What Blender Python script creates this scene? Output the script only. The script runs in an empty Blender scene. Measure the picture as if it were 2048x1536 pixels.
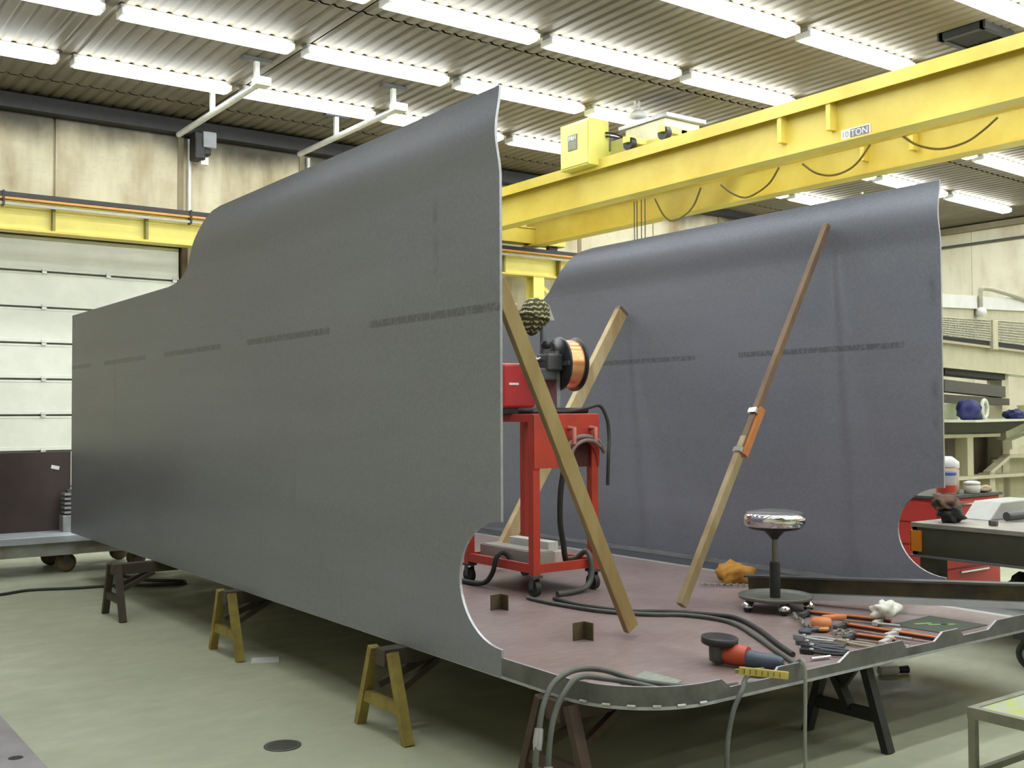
import bpy, math, random
from mathutils import Vector, Matrix, Euler

random.seed(7)
scene = bpy.context.scene
COL = scene.collection
PI = math.pi

# ------------------------------------------------------------------ camera
YAW, PITCH, ROLL, FPX = math.radians(35.984), math.radians(1.595), math.radians(-0.27), 2151.2
fwd = Vector((math.sin(YAW) * math.cos(PITCH), math.cos(YAW) * math.cos(PITCH), math.sin(PITCH)))
rgt = fwd.cross(Vector((0, 0, 1))).normalized()
upv = rgt.cross(fwd)
rgt2 = math.cos(ROLL) * rgt + math.sin(ROLL) * upv
up2 = -math.sin(ROLL) * rgt + math.cos(ROLL) * upv
cam_data = bpy.data.cameras.new('camera')
cam_data.sensor_fit = 'HORIZONTAL'
cam_data.sensor_width = 36.0
cam_data.lens = 36.0 * FPX / 2048.0
cam_data.clip_end = 200
cam = bpy.data.objects.new('camera', cam_data)
mw = Matrix((rgt2, up2, -fwd)).transposed().to_4x4()
mw.translation = (0, 0, 1.7)
cam.matrix_world = mw
COL.objects.link(cam)
scene.camera = cam

# ------------------------------------------------------------------ world, exposure
LAMP = 13.5           # emission of the fluorescent lenses
world = bpy.data.worlds.new('world')
world.use_nodes = True
world.node_tree.nodes['Background'].inputs[0].default_value = (0.8, 0.85, 1, 1)
world.node_tree.nodes['Background'].inputs[1].default_value = 0.0
scene.world = world
vs = scene.view_settings
vs.view_transform = 'Standard'
vs.look = 'None'
vs.exposure = 0.42
vs.gamma = 1.0
vs.use_curve_mapping = False
cy = scene.cycles
cy.max_bounces = 5
cy.diffuse_bounces = 3
cy.glossy_bounces = 3
cy.transmission_bounces = 3
cy.caustics_reflective = False
cy.caustics_refractive = False
cy.sample_clamp_indirect = 6.0

# ------------------------------------------------------------------ materials
MATS = {}


def M(name, col, rough=0.6, metal=0.0, var=0.12, scale=6.0, bump=0.0, col2=None, lo=0.35, hi=0.65, stretch=(1, 1, 1), spec=0.5):
    """procedural principled material: noise mixes col with col2 (default a darker shade)"""
    if name in MATS:
        return MATS[name]
    m = bpy.data.materials.new(name)
    m.use_nodes = True
    nt = m.node_tree
    b = nt.nodes['Principled BSDF']
    b.inputs['Roughness'].default_value = rough
    b.inputs['Metallic'].default_value = metal
    b.inputs['Specular IOR Level'].default_value = spec
    if col2 is None:
        col2 = tuple(c * (1 - var) for c in col)
    tc = nt.nodes.new('ShaderNodeTexCoord')
    mp = nt.nodes.new('ShaderNodeMapping')
    mp.inputs['Scale'].default_value = stretch
    nz = nt.nodes.new('ShaderNodeTexNoise')
    nz.inputs['Scale'].default_value = scale
    nz.inputs['Detail'].default_value = 5
    nz.inputs['Roughness'].default_value = 0.6
    rp = nt.nodes.new('ShaderNodeValToRGB')
    rp.color_ramp.elements[0].position = lo
    rp.color_ramp.elements[1].position = hi
    rp.color_ramp.elements[0].color = (*col2, 1)
    rp.color_ramp.elements[1].color = (*col, 1)
    nt.links.new(tc.outputs['Object'], mp.inputs['Vector'])
    nt.links.new(mp.outputs[0], nz.inputs['Vector'])
    nt.links.new(nz.outputs['Fac'], rp.inputs['Fac'])
    nt.links.new(rp.outputs['Color'], b.inputs['Base Color'])
    if bump:
        bp = nt.nodes.new('ShaderNodeBump')
        bp.inputs['Strength'].default_value = bump
        bp.inputs['Distance'].default_value = 0.02
        nt.links.new(nz.outputs['Fac'], bp.inputs['Height'])
        nt.links.new(bp.outputs['Normal'], b.inputs['Normal'])
    MATS[name] = m
    return m


class NT:
    """tiny node helper for the few materials that need maths"""

    def __init__(self, m):
        self.nt = m.node_tree
        self.b = self.nt.nodes['Principled BSDF']

    def n(self, t, **k):
        x = self.nt.nodes.new(t)
        for a, v in k.items():
            setattr(x, a, v)
        return x

    def put(self, sock, v):
        if hasattr(v, 'is_output'):
            self.nt.links.new(v, sock)
        else:
            sock.default_value = v

    def math(self, op, a, b=0.0):
        x = self.n('ShaderNodeMath', operation=op)
        self.put(x.inputs[0], a)
        self.put(x.inputs[1], b)
        return x.outputs[0]

    def step(self, v, a, b):
        x = self.n('ShaderNodeMapRange')
        x.interpolation_type = 'SMOOTHSTEP'
        self.put(x.inputs['Value'], v)
        x.inputs['From Min'].default_value = a
        x.inputs['From Max'].default_value = b
        return x.outputs[0]

    def noise(self, vec, scale, detail=4, stretch=None, rough=0.55):
        if stretch:
            mp = self.n('ShaderNodeMapping')
            mp.inputs['Scale'].default_value = stretch
            self.put(mp.inputs['Vector'], vec)
            vec = mp.outputs[0]
        x = self.n('ShaderNodeTexNoise')
        x.inputs['Scale'].default_value = scale
        x.inputs['Detail'].default_value = detail
        x.inputs['Roughness'].default_value = rough
        self.put(x.inputs['Vector'], vec)
        return x.outputs['Fac']

    def mix(self, f, a, b):
        x = self.n('ShaderNodeMix', data_type='RGBA')
        self.put(x.inputs[0], f)
        for s, v in ((x.inputs[6], a), (x.inputs[7], b)):
            self.put(s, v if hasattr(v, 'is_output') else (*v, 1))
        return x.outputs[2]

    def coord(self):
        tc = self.n('ShaderNodeTexCoord')
        sp = self.n('ShaderNodeSeparateXYZ')
        self.nt.links.new(tc.outputs['Object'], sp.inputs[0])
        return tc.outputs['Object'], sp.outputs[0], sp.outputs[1], sp.outputs[2]


def new_mat(name, rough, metal=0.0):
    m = bpy.data.materials.new(name)
    m.use_nodes = True
    q = NT(m)
    q.b.inputs['Roughness'].default_value = rough
    q.b.inputs['Metallic'].default_value = metal
    MATS[name] = m
    return m, q


def mat_floor():
    m, q = new_mat('concrete', 0.55)
    P, x, y, z = q.coord()
    big = q.step(q.noise(P, 0.35, 3), 0.35, 0.68)
    fine = q.step(q.noise(P, 4.0, 6, (0.8, 1.3, 1)), 0.3, 0.7)
    c = q.mix(big, (0.375, 0.395, 0.285), (0.48, 0.50, 0.375))
    c = q.mix(q.math('MULTIPLY', fine, 0.35), c, (0.33, 0.34, 0.25))
    spot = q.step(q.noise(P, 2.3, 2), 0.70, 0.80)
    c = q.mix(q.math('MULTIPLY', spot, 0.45), c, (0.16, 0.16, 0.125))
    q.put(q.b.inputs['Base Color'], c)
    q.put(q.b.inputs['Roughness'], q.math('ADD', 0.42, q.math('MULTIPLY', fine, 0.25)))
    return m


def mat_plate(name, zline, y0, period, duty, smears=()):
    """dark mill-scale plate with a faint line of stencilled mill print"""
    m, q = new_mat(name, 0.5, 0.3)
    P, x, y, z = q.coord()
    a = q.step(q.noise(P, 1.1, 4, (1, 0.45, 1)), 0.3, 0.7)
    b = q.noise(P, 60, 3)
    band = q.step(q.noise(P, 2.2, 3, (0.1, 0.12, 1.6)), 0.35, 0.65)
    c = q.mix(a, (0.21, 0.222, 0.275), (0.245, 0.256, 0.312))
    c = q.mix(q.math('MULTIPLY', band, 0.4), c, (0.19, 0.196, 0.225))
    c = q.mix(q.math('MULTIPLY', q.step(b, 0.35, 0.7), 0.3), c, (0.33, 0.335, 0.365))
    # rub marks with a shape of their own
    rub = q.step(q.noise(P, 1.4, 3, (1, 2.6, 0.5)), 0.66, 0.78)
    c = q.mix(q.math('MULTIPLY', rub, 0.35), c, (0.12, 0.118, 0.125))
    for ys0, za, zb in smears:          # vertical handling smears
        f = q.math('MULTIPLY', q.math('SUBTRACT', 1.0, q.step(q.math('ABSOLUTE', q.math('SUBTRACT', y, ys0)), 0.0, 0.045)),
                   q.math('MULTIPLY', q.step(z, za, za + .12), q.math('SUBTRACT', 1.0, q.step(z, zb - .12, zb))))
        c = q.mix(q.math('MULTIPLY', q.math('MULTIPLY', f, q.step(q.noise(P, 6, 3), .3, .6)), 0.4), c, (0.09, 0.088, 0.095))
    # printed text line (too small to read): dashes of broken blocks
    d = q.math('ABSOLUTE', q.math('SUBTRACT', z, zline))
    on = q.math('SUBTRACT', 1.0, q.step(d, 0.016, 0.026))
    fr = q.math('FRACT', q.math('DIVIDE', q.math('SUBTRACT', y, y0), period))
    on = q.math('MULTIPLY', on, q.math('LESS_THAN', fr, duty))
    ch = q.step(q.noise(P, 55, 1, (1, 1, 0.6)), 0.38, 0.52)
    on = q.math('MULTIPLY', on, q.math('ADD', 0.22, q.math('MULTIPLY', ch, 0.34)))
    c = q.mix(on, c, (0.07, 0.07, 0.075))
    q.put(q.b.inputs['Base Color'], c)
    q.put(q.b.inputs['Roughness'], q.math('ADD', 0.33, q.math('MULTIPLY', a, 0.1)))
    bp = q.n('ShaderNodeBump')
    bp.inputs['Strength'].default_value = 0.06
    q.put(bp.inputs['Height'], b)
    q.put(q.b.inputs['Normal'], bp.outputs[0])
    return m


def mat_primer():
    """red-oxide primed floor sheet; a bare steel margin runs along one long side"""
    m, q = new_mat('red_primer', 0.38)
    P, x, y, z = q.coord()
    a = q.step(q.noise(P, 2.0, 5), 0.3, 0.7)
    s = q.step(q.noise(P, 9.0, 4, (1, 3, 1)), 0.45, 0.75)
    c = q.mix(a, (0.205, 0.145, 0.138), (0.265, 0.20, 0.193))
    c = q.mix(q.math('MULTIPLY', s, 0.4), c, (0.36, 0.30, 0.285))
    e = q.step(x, 6.20 - 4.77, 6.215 - 4.77)
    c = q.mix(e, c, (0.36, 0.36, 0.36))
    e2 = q.step(x, 6.26 - 4.77, 6.275 - 4.77)
    c = q.mix(e2, c, (0.055, 0.058, 0.065))
    q.put(q.b.inputs['Base Color'], c)
    return m


def mat_wall(name, base, stain, soot=0.0, ztop=6.9):
    m, q = new_mat(name, 0.75)
    P, x, y, z = q.coord()
    st = q.step(q.noise(P, 1.3, 5, (1.2, 1.2, 0.28)), 0.38, 0.70)
    bl = q.step(q.noise(P, 0.9, 4), 0.4, 0.62)
    sc = q.step(q.noise(P, 7.0, 4, (1, 1, 2.5)), 0.5, 0.8)
    c = q.mix(st, base, stain)
    c = q.mix(q.math('MULTIPLY', bl, 0.5), c, tuple(min(1, b * 1.12) for b in base))
    c = q.mix(q.math('MULTIPLY', sc, 0.25), c, stain)
    if soot:
        edge = q.math('ADD', z, q.math('MULTIPLY', q.noise(P, 1.1, 4, (1, 1, 0.5)), 0.9))
        f = q.step(edge, ztop + 0.0, ztop + 0.55)
        c = q.mix(q.math('MULTIPLY', f, soot), c, (0.035, 0.032, 0.03))
    q.put(q.b.inputs['Base Color'], c)
    return m


def emit(name, col, strength):
    m = bpy.data.materials.new(name)
    m.use_nodes = True
    nt = m.node_tree
    nt.nodes.remove(nt.nodes['Principled BSDF'])
    e = nt.nodes.new('ShaderNodeEmission')
    e.inputs[0].default_value = (*col, 1)
    e.inputs[1].default_value = strength
    nt.links.new(e.outputs[0], nt.nodes['Material Output'].inputs[0])
    MATS[name] = m
    return m


MAT_FLOOR = mat_floor()
BODY = (4.77, 6.5, .455)     # origin of the welded body; its materials read coordinates from there
MAT_PLATE = mat_plate('mill_scale_near', 2.213 - BODY[2], 4.15 - BODY[1], 1.8, 0.72, ((4.73 - 6.5, 2.36 - .455, 2.86 - .455),))
MAT_PLATE2 = mat_plate('mill_scale_far', 2.168 - BODY[2], 4.44 - BODY[1], 2.0, 0.76, ((4.22 - 6.5, 2.36 - .455, 2.68 - .455), (4.21 - 6.5, 1.50 - .455, 1.98 - .455)))
MAT_EDGE = M('cut_edge', (0.46, 0.47, 0.51), 0.35, 0.5, 0.2, 20)
MAT_PRIMER = mat_primer()
MAT_RIM = M('rim_steel', (0.15, 0.15, 0.145), 0.5, 0.2, 0.4, 5, col2=(0.075, 0.077, 0.073))
MAT_WALL_B = mat_wall('dirty_cream_wall', (0.68, 0.63, 0.46), (0.36, 0.28, 0.16), 0.92, 6.62)
MAT_WALL_R = mat_wall('pale_cream_wall', (0.76, 0.73, 0.60), (0.60, 0.53, 0.39), 0.0)
MAT_WALL_O = M('plain_wall', (0.26, 0.25, 0.22), 0.8, 0, 0.15, 2)
MAT_CEIL = M('ceiling_sheet', (0.185, 0.158, 0.115), 0.6, 0.0, 0.2, 1.2)
MAT_DARK = M('dark_gap', (0.03, 0.03, 0.03), 0.9)
MAT_DOOR = M('door_white', (0.82, 0.84, 0.78), 0.55, 0, 0.1, 2)
MAT_BROWN = M('brown_jamb', (0.13, 0.09, 0.05), 0.7)
MAT_YEL = M('crane_yellow', (0.74, 0.605, 0.12), 0.42, 0, 0.18, 1.0, col2=(0.62, 0.455, 0.06), lo=0.3, hi=0.6)
MAT_YEL2 = M('runway_yellow', (0.90, 0.80, 0.20), 0.45, 0, 0.12, 2)
MAT_YELP = M('box_yellow', (0.70, 0.66, 0.16), 0.4, 0, 0.08, 3)
MAT_BLACK = M('black_steel', (0.022, 0.022, 0.024), 0.5, 0.1, 0.3, 10)
MAT_RUBBER = M('black_rubber', (0.028, 0.03, 0.028), 0.6, 0, 0.3, 12)
MAT_HOSE = M('grey_hose', (0.10, 0.11, 0.095), 0.5, 0, 0.3, 9)
MAT_ORANGE = M('orange_bar', (0.62, 0.30, 0.07), 0.5, 0, 0.2, 4)
MAT_GREY = M('grey_steel', (0.40, 0.41, 0.42), 0.4, 0.5, 0.25, 8)
MAT_DGREY = M('dark_grey_steel', (0.12, 0.12, 0.125), 0.45, 0.4, 0.3, 8)
MAT_CHROME = M('chrome', (0.75, 0.75, 0.78), 0.12, 1.0, 0.05, 5)
MAT_RED = M('cart_red', (0.55, 0.055, 0.03), 0.42, 0, 0.2, 5, col2=(0.42, 0.05, 0.03))
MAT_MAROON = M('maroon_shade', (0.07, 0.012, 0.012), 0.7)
MAT_WOOD = M('pale_lumber', (0.62, 0.50, 0.29), 0.65, 0, 0.25, 5, col2=(0.40, 0.27, 0.12), stretch=(1, 1, 0.25))
MAT_WOODY = M('yellow_lumber', (0.40, 0.30, 0.13), 0.65, 0, 0.25, 5, col2=(0.27, 0.18, 0.07), stretch=(1, 1, 0.25))
MAT_WOODD = M('brown_lumber', (0.20, 0.125, 0.075), 0.7, 0, 0.3, 6, stretch=(1, 1, 0.25))
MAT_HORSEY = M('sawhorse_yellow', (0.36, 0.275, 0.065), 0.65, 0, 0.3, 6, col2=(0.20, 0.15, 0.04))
MAT_HORSEB = M('sawhorse_brown', (0.07, 0.055, 0.04), 0.7, 0, 0.3, 6)
MAT_HORSEK = M('sawhorse_black', (0.02, 0.02, 0.02), 0.6, 0, 0.3, 6)
MAT_RUST = M('sawhorse_rust', (0.075, 0.045, 0.032), 0.75, 0, 0.4, 7)
MAT_CREAM = M('cream_paint', (0.55, 0.52, 0.37), 0.55, 0, 0.15, 3)
MAT_WHITE = M('white_paint', (0.82, 0.82, 0.80), 0.5, 0, 0.08, 6)
MAT_LENS = emit('lamp_lens', (0.955, 1.0, 0.985), LAMP)


# ------------------------------------------------------------------ mesh helpers
class MB:
    def __init__(self):
        self.v, self.f, self.s, self.m = [], [], [], []

    def add(self, vs_, fs, smooth=False, mi=0):
        o = len(self.v)
        self.v += [tuple(p) for p in vs_]
        for f in fs:
            self.f.append(tuple(i + o for i in f))
            self.s.append(smooth)
            self.m.append(mi)
        return self

    def box(self, x0, y0, z0, x1, y1, z1, mi=0):
        vs_ = [(x, y, z) for z in (z0, z1) for y in (y0, y1) for x in (x0, x1)]
        return self.add(vs_, [(0, 2, 3, 1), (4, 5, 7, 6), (0, 1, 5, 4), (2, 6, 7, 3), (0, 4, 6, 2), (1, 3, 7, 5)], False, mi)

    def obox(self, mat, sx, sy, sz, mi=0):
        vs_ = [mat @ Vector((x * sx / 2, y * sy / 2, z * sz / 2)) for z in (-1, 1) for y in (-1, 1) for x in (-1, 1)]
        return self.add(vs_, [(0, 2, 3, 1), (4, 5, 7, 6), (0, 1, 5, 4), (2, 6, 7, 3), (0, 4, 6, 2), (1, 3, 7, 5)], False, mi)

    def bar(self, p0, p1, w, h, up=(0, 0, 1), mi=0):
        p0, p1 = Vector(p0), Vector(p1)
        d = (p1 - p0)
        L = d.length
        d.normalize()
        s = d.cross(Vector(up))
        if s.length < 1e-4:
            s = d.cross(Vector((1, 0, 0)))
        s.normalize()
        u = s.cross(d)
        mt = Matrix((d, s, u)).transposed().to_4x4()
        mt.translation = (p0 + p1) / 2
        return self.obox(mt, L, w, h, mi)

    def tube(self, pts, r, n=8, mi=0, caps=True):
        pts = [Vector(p) for p in pts]
        rs = r if isinstance(r, (list, tuple)) else [r] * len(pts)
        t0 = (pts[1] - pts[0]).normalized()
        ref = Vector((0, 0, 1)) if abs(t0.z) < 0.9 else Vector((1, 0, 0))
        u = (ref - t0 * ref.dot(t0)).normalized()
        rings = []
        for i, p in enumerate(pts):
            t = (pts[min(i + 1, len(pts) - 1)] - pts[max(i - 1, 0)]).normalized()
            u = (u - t * u.dot(t)).normalized()
            w = t.cross(u)
            rings.append([p + rs[i] * (math.cos(2 * PI * k / n) * u + math.sin(2 * PI * k / n) * w) for k in range(n)])
        vs_ = [q for g in rings for q in g]
        fs = []
        for i in range(len(pts) - 1):
            for k in range(n):
                a, b = i * n + k, i * n + (k + 1) % n
                fs.append((a, b, b + n, a + n))
        self.add(vs_, fs, True, mi)
        if caps:
            self.add(rings[0], [tuple(range(n - 1, -1, -1))], False, mi)
            self.add(rings[-1], [tuple(range(n))], False, mi)
        return self

    def lathe(self, prof, n=20, mat=None, mi=0, smooth=True):
        """prof: (r, z) pairs from bottom to top, turned about local z"""
        mat = mat or Matrix.Identity(4)
        vs_ = [mat @ Vector((r * math.cos(2 * PI * k / n), r * math.sin(2 * PI * k / n), z)) for r, z in prof for k in range(n)]
        fs = []
        for i in range(len(prof) - 1):
            for k in range(n):
                a, b = i * n + k, i * n + (k + 1) % n
                fs.append((a, b, b + n, a + n))
        self.add(vs_, fs, smooth, mi)
        if prof[0][0] > 1e-5:
            self.add(vs_[:n], [tuple(range(n - 1, -1, -1))], False, mi)
        if prof[-1][0] > 1e-5:
            self.add(vs_[-n:], [tuple(range(n))], False, mi)
        return self

    def prism(self, poly, fn, t0, t1, mi=0, side_mi=None, smooth=False):
        """poly: 2-D outline; fn(a, b, t) -> 3-D point"""
        n = len(poly)
        A = [fn(a, b, t0) for a, b in poly]
        B = [fn(a, b, t1) for a, b in poly]
        self.add(A + B, [tuple(range(n - 1, -1, -1)), tuple(range(n, 2 * n))], False, mi)
        self.add(A + B, [(k, (k + 1) % n, n + (k + 1) % n, n + k) for k in range(n)], smooth, mi if side_mi is None else side_mi)
        return self


def catmull(pts, k=6):
    pts = [Vector(p) for p in pts]
    P = [pts[0] * 2 - pts[1]] + pts + [pts[-1] * 2 - pts[-2]]
    out = []
    for i in range(1, len(P) - 2):
        for j in range(k):
            t = j / k
            a, b, c, d = P[i - 1], P[i], P[i + 1], P[i + 2]
            out.append(0.5 * ((2 * b) + (c - a) * t + (2 * a - 5 * b + 4 * c - d) * t * t + (3 * b - a - 3 * c + d) * t ** 3))
    out.append(pts[-1])
    return out


def root_off(o):
    v = Vector((0, 0, 0))
    while o is not None:
        v += o.location
        o = o.parent
    return v


def build(name, mb, mats, parent=None, bevel=0.0, local=False, seg=2, fix=True):
    me = bpy.data.meshes.new(name)
    off = Vector((0, 0, 0)) if local or parent is None else root_off(parent)
    me.from_pydata([Vector(p) - off for p in mb.v], [], mb.f)
    for p, s, mi in zip(me.polygons, mb.s, mb.m):
        p.use_smooth = s
        p.material_index = mi
    for mt in (mats if isinstance(mats, (list, tuple)) else [mats]):
        me.materials.append(mt)
    if fix:
        import bmesh
        bm = bmesh.new()
        bm.from_mesh(me)
        if bevel:
            bmesh.ops.remove_doubles(bm, verts=bm.verts, dist=1e-5)
        bmesh.ops.recalc_face_normals(bm, faces=bm.faces)
        bm.to_mesh(me)
        bm.free()
    o = bpy.data.objects.new(name, me)
    COL.objects.link(o)
    o.parent = parent
    if bevel:
        b = o.modifiers.new('bevel', 'BEVEL')
        b.width = bevel
        b.segments = seg
        b.limit_method = 'ANGLE'
        b.angle_limit = math.radians(40)
    return o


def tag(o, label=None, cat=None, group=None, kind=None):
    if label:
        o['label'] = label
    if cat:
        o['category'] = cat
    if group:
        o['group'] = group
    if kind:
        o['kind'] = kind
    return o


def thing(name, label, cat, loc, group=None, rz=0.0):
    o = bpy.data.objects.new(name, None)
    o.empty_display_size = 0.1
    COL.objects.link(o)
    o.location = loc
    o.rotation_euler = (0, 0, rz)
    return tag(o, label, cat, group)


def copy_tree(o, parent=None):
    c = o.copy()
    COL.objects.link(c)
    c.parent = parent
    for ch in list(o.children):
        copy_tree(ch, c)
    return c


def text_mesh(name, body, size, mt, parent, origin, xdir, ydir, depth=0.002):
    cu = bpy.data.curves.new(name, 'FONT')
    cu.body = body
    cu.size = size
    cu.align_x = 'CENTER'
    cu.align_y = 'CENTER'
    cu.extrude = depth
    tmp = bpy.data.objects.new(name + '_tmp', cu)
    COL.objects.link(tmp)
    dg = bpy.context.evaluated_depsgraph_get()
    me = bpy.data.meshes.new_from_object(tmp.evaluated_get(dg))
    bpy.data.objects.remove(tmp)
    bpy.data.curves.remove(cu)
    xd, yd = Vector(xdir).normalized(), Vector(ydir).normalized()
    mt4 = Matrix((xd, yd, xd.cross(yd))).transposed().to_4x4()
    mt4.translation = Vector(origin) - (root_off(parent) if parent else Vector((0, 0, 0)))
    me.transform(mt4)
    me.materials.clear()
    me.materials.append(mt)
    o = bpy.data.objects.new(name, me)
    COL.objects.link(o)
    o.parent = parent
    return o


def RotZ(a):
    return Matrix.Rotation(a, 4, 'Z')


def T(x, y, z):
    return Matrix.Translation((x, y, z))


# ================================================================== SETTING
X0R, X1R, Y0R, Y1R = -4.2, 26.5, -14.0, 18.9


def zc(x):
    return 6.95 - max(0.0, x - 14.32) * 0.026


tag(build('floor', MB().box(X0R - .2, Y0R - .2, -0.15, X1R + .2, Y1R + .2, 0), MAT_FLOOR), kind='structure')

# ceiling: dark slab above corrugated sheets
mb = MB()
mb.add([(X0R, Y0R, 7.02), (14.32, Y0R, 7.02), (X1R, Y0R, zc(X1R) + .07), (X0R, Y1R, 7.02), (14.32, Y1R, 7.02), (X1R, Y1R, zc(X1R) + .07),
        (X0R, Y0R, 7.3), (X1R, Y0R, 7.3), (X0R, Y1R, 7.3), (X1R, Y1R, 7.3)],
       [(0, 1, 4, 3), (1, 2, 5, 4), (6, 8, 9, 7), (0, 6, 7, 2, 1), (3, 4, 5, 9, 8), (0, 3, 8, 6), (2, 7, 9, 5)])
ceil = tag(build('ceiling', mb, MAT_DARK), kind='structure')
PITCHR = 0.2


def sheet(xa, xb, ya, yb):
    n = max(1, round((xb - xa) / PITCHR))
    p = (xb - xa) / n
    prof = []
    for i in range(n):
        x = xa + i * p
        prof += [(x, 0.022), (x + p * .16, 0.022), (x + p * .3, 0.0), (x + p * .84, 0.0), (x + p, 0.022)]
    vs_ = [(x, ya, zc(x) + d) for x, d in prof] + [(x, yb, zc(x) + d) for x, d in prof]
    k = len(prof)
    return MB().add(vs_, [(i, i + 1, k + i + 1, k + i) for i in range(k - 1)])


xb_ = [X0R, 1.5, 6.6, 11.68, 16.8, 21.8, X1R]
yb_ = [Y0R, -8.8, -3.5, 1.8, 7.1, 12.4, 17.75, Y1R]
for i in range(len(xb_) - 1):
    for j in range(len(yb_) - 1):
        build('ceiling_sheet', sheet(xb_[i] + .012, xb_[i + 1] - .012, yb_[j] + .02, yb_[j + 1] - .02), MAT_CEIL, ceil)

# back wall with its upper cladding panels
wb = tag(build('wall_back', MB().box(X0R - .2, Y1R, 0, X1R + .2, Y1R + .2, 7.3), MAT_WALL_B), kind='structure')
xs = [X0R, -2.6, 0.1, 2.2, 4.3, 6.42, 8.75, 11.0, 13.3, 15.6, 17.9, 20.2, 22.5, 24.5, X1R]
for a, b in zip(xs[:-1], xs[1:]):
    build('wall_panel', MB().box(a + .02, Y1R - .05, 4.75, b - .02, Y1R + .01, 6.9), MAT_WALL_B, wb)
for x in (6.42, 8.75, 11.0, 15.6, 20.2):
    build('batten', MB().box(x - .05, Y1R - .07, 4.7, x + .05, Y1R - .01, 6.93), M('batten_brown', (0.30, 0.25, 0.15), 0.7), wb)
build('conduit', MB().tube([(6.56, 18.79, 5.15), (6.56, 18.79, 6.62)], 0.035, 10), M('galv', (0.75, 0.76, 0.74), 0.4, 0.2), wb)
build('conduit', MB().tube([(8.86, 18.79, 5.4), (8.86, 18.79, 6.6)], 0.035, 10), MATS['galv'], wb)
build('conduit', MB().tube(catmull([(12.6, 18.75, 4.22), (13.2, 18.75, 4.38), (13.42, 18.75, 4.42), (13.46, 18.75, 4.3), (13.46, 18.75, 3.6)], 4), .045, 8), MATS['galv'], wb)
tag(build('dark_band', MB().box(X0R, 18.55, 6.66, X1R, 18.84, 6.90), MAT_BLACK), kind='structure')  # solid black band added along the top of the back wall

wr = tag(build('wall_right', MB().box(X1R, Y0R - .2, 0, X1R + .2, Y1R + .2, 7.3), MAT_WALL_R), kind='structure')
ys = [Y0R + 1.86 * i for i in range(18)]
for a, b in zip(ys[:-1], ys[1:]):
    build('wall_panel', MB().box(X1R - .04, a + .008, 0.3, X1R + .01, min(b, Y1R - .1) - .008, 6.45), MAT_WALL_R, wr)
build('conduit', MB().tube([(X1R - .1, -5, 6.12), (X1R - .1, 18.4, 6.12)], 0.035, 8), MAT_DGREY, wr)
tag(build('trim_2', MB().box(X1R - .22, Y0R, 6.46, X1R - .03, Y1R - .4, 6.6), M('eave_tan', (0.34, 0.30, 0.22), 0.7)), kind='structure')
tag(build('wall_left', MB().box(X0R - .2, Y0R - .2, 0, X0R, Y1R, 7.3), MAT_WALL_R), kind='structure')
tag(build('wall_front', MB().box(X0R - .2, Y0R - .2, 0, X1R + .2, Y0R, 7.3), MAT_WALL_O), kind='structure')

# overhead sectional door in the back wall
door = tag(build('door_1', MB().box(0.4, 18.80, 0.0, 6.38, 18.84, 4.72), M('door_gap', (0.22, 0.22, 0.20), 0.7)), kind='structure')
zs = 4.655
hinge = MB().box(-.03, -.05, -.035, .03, -.01, .035).box(-.018, -.065, -.02, .018, -.045, .02)
hm = None
for k in range(8):
    z1 = zs - .588 * k
    z0 = z1 - .588
    s_ = build('door_section', MB().box(.42, 18.75, z0 + .016, 6.36, 18.80, z1 - .016)
               .box(.42, 18.735, z0 + .016, 6.36, 18.755, z0 + .075).box(.42, 18.74, z1 - .05, 6.36, 18.755, z1 - .016),
               MAT_DOOR, door, bevel=.006)
    for x in (2.1, 3.12, 4.13, 5.15, 6.28):
        h = MB()
        h.box(x - .035, 18.70, z0 - .03, x + .035, 18.745, z0 + .05)
        h.tube([(x - .04, 18.70, z0 + .02), (x + .04, 18.70, z0 + .02)], .014, 8)
        build('hinge', h, MATS['galv'], s_)
for x in (0.34, 6.44):
    tag(build('trim_3', MB().box(x - .05, 18.66, 0, x + .05, 18.86, 4.76), MAT_BROWN), kind='structure')
tag(build('trim_4', MB().box(0.3, 18.62, 4.70, 6.5, 18.86, 4.82), MAT_BROWN), kind='structure')

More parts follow.
